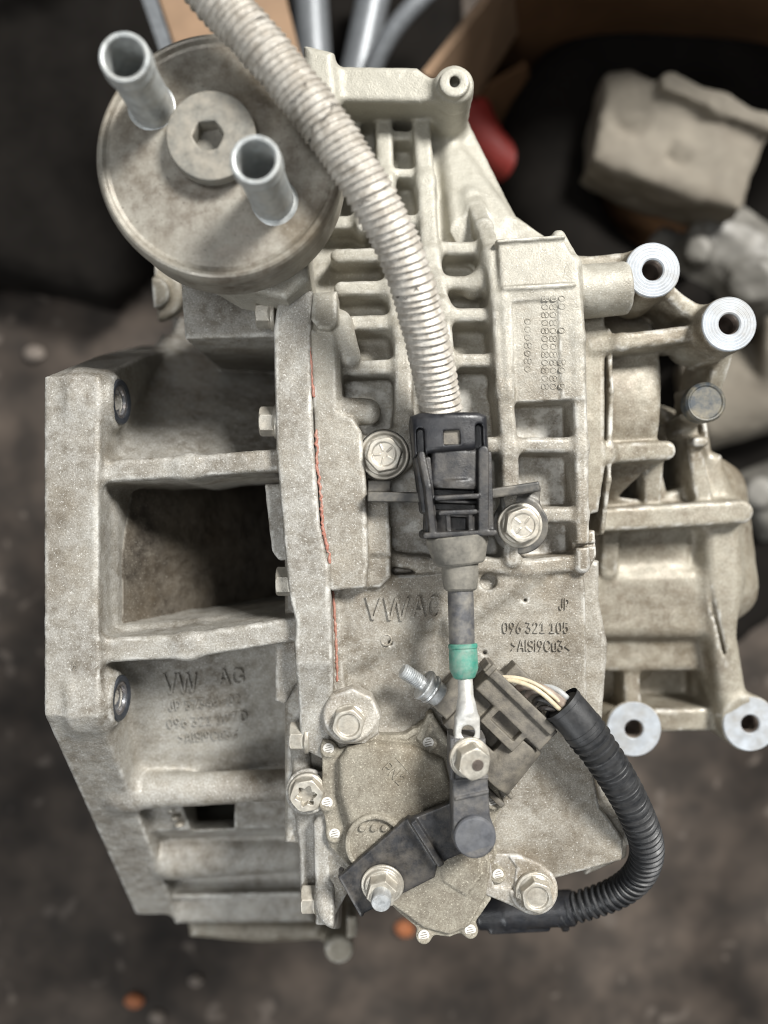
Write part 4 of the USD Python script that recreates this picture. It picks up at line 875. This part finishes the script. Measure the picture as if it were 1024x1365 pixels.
rs, _ = spline([P(*p) for p in ((618, 120, -360), (634, 165, -352), (660, 205, -352), (700, 232, -362), (745, 262, -385))], 50)
obj('red_hose', tube(rs, np.interp(np.linspace(0, 1, 50), [0, .4, .75, 1], [19, 17, 16, 9]), 18), M['red'], label='red rubber hose beside the box behind the bolt post', cat='hose')
V1 = Grid((190, 120, -430), (420, 280, -290), 3.0)
V1.cyl(P(915, 315, -370), P(1060, 400, -350), 42, 38, rd=8, k=0); V1.cyl(P(860, 335, -385), P(925, 372, -372), 27, rd=6, k=8); V1.box(P(985, 318, -335), (34, 10, 12), -25, r=5, k=4); V1.cyl(P(1000, 375, -360), P(1000, 375, -322), 24, 19, rd=4, k=4); V1.cyl(P(930, 335, -350), P(930, 335, -318), 11, rd=3, k=4)
obj('alloy_casting', V1.mesh(rough=4, scale=22.0), M['palepart'], label='pale lumpy alloy casting behind the two bright ears', cat='casting', smooth=True)
V2 = Grid((220, 20, -440), (420, 170, -300), 3.0)
V2.cyl(P(915, 545, -390), P(1070, 500, -370), 42, 40, rd=9, k=0); V2.cyl(P(1005, 470, -372), P(1080, 470, -360), 48, rd=8, k=6)
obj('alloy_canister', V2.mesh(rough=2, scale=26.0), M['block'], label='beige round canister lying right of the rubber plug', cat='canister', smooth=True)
V3 = Grid((240, -40, -440), (420, 70, -340), 3.0)
V3.cyl(P(990, 680, -420), P(1080, 640, -410), 36, 32, rd=7, k=0); V3.cyl(P(1005, 660, -400), P(1015, 655, -378), 15, rd=3, k=4)
obj('metal_pulley', V3.mesh(rough=1.5, scale=18.0), M['palepart'], label='grey metal part lying right of the outer end plate', cat='metal part', smooth=True)
slab([P(200, -40, -240), P(372, -40, -240), P(420, 150, -240), P(262, 150, -240)], 16, M['card'], 'tan_board', label='tan board standing behind the round oil cooler', cat='board')
slab([P(176, -40, -236), P(196, -40, -236), P(258, 150, -236), P(242, 150, -236)], 10, M['greymetal'], 'metal_strip', label='pale metal strip along the edge of the tan board', cat='metal strip')
for pp, r, lab in (([(412, -40, -340), (416, 40, -340), (424, 150, -340)], 15, 'grey pipe right behind the foil wrapped cable'), ([(506, -40, -330), (488, 40, -330), (468, 140, -330)], 14, 'grey pipe leaning between cable and curved strip'), ([(610, -40, -300), (548, 12, -290), (512, 60, -300), (490, 130, -320)], 7.5, 'thin pale curved pipe next to the cardboard flap')):
    w, _ = spline([P(*p) for p in pp], 30); obj('metal_pipe', tube(w, r, 18), M['greymetal'], label=lab, cat='pipe', group='pipes behind the gearbox')
BG = Grid((-520, 150, -440), (80, 560, -330), 6.0)
BG.polymm([(-520, 190), (-350, 215), (-250, 190), (-180, 270), (70, 290), (70, 550), (-520, 550)], -372, -438, r=24, k=0)
BG.caps((-500, 420, -374), (-300, 480, -374), 30, k=24)
obj('rubber_mat', BG.mesh(rough=12, scale=70.0), M['rubber'], label='crumpled black rubber mat on the floor behind the cooler', cat='mat', smooth=True)
M['orange'] = plain('orange_chip', (0.30, 0.10, 0.035), rough=.7); M['palechip'] = plain('pale_chip', (0.15, 0.125, 0.105), rough=.8)
def chip(px, py, r, mat, name, label, cat_):
    m = trimesh.creation.icosphere(2, r); m.vertices *= [1.15, .9, .55]; m.vertices += (meshkit.fbm(m.vertices / r * 1.3 + px, 3)[:, None] - .5) * r * .6
    m.apply_translation(P(px, py, -440) + [0, 0, r * .4]); obj(name, m, mat, label=label, cat=cat_, smooth=True)
chip(180, 1332, 8, M['orange'], 'orange_chip', 'small orange chip on the floor at the bottom corner', 'chip'); chip(211, 1354, 7, M['palechip'], 'pale_stone', 'small pale stone on the floor next to the orange chip', 'stone')
chip(539, 1236, 9, M['orange'], 'orange_lump', 'orange bit on the floor just below the position switch', 'orange bit')
chip(48, 472, 9, M['palechip'], 'tan_stone', 'pale tan stone on the floor left of the bell housing', 'stone'); chip(262, 1306, 6, M['palechip'], 'grey_stone', 'tiny grey stone on the floor below the bell housing', 'stone')
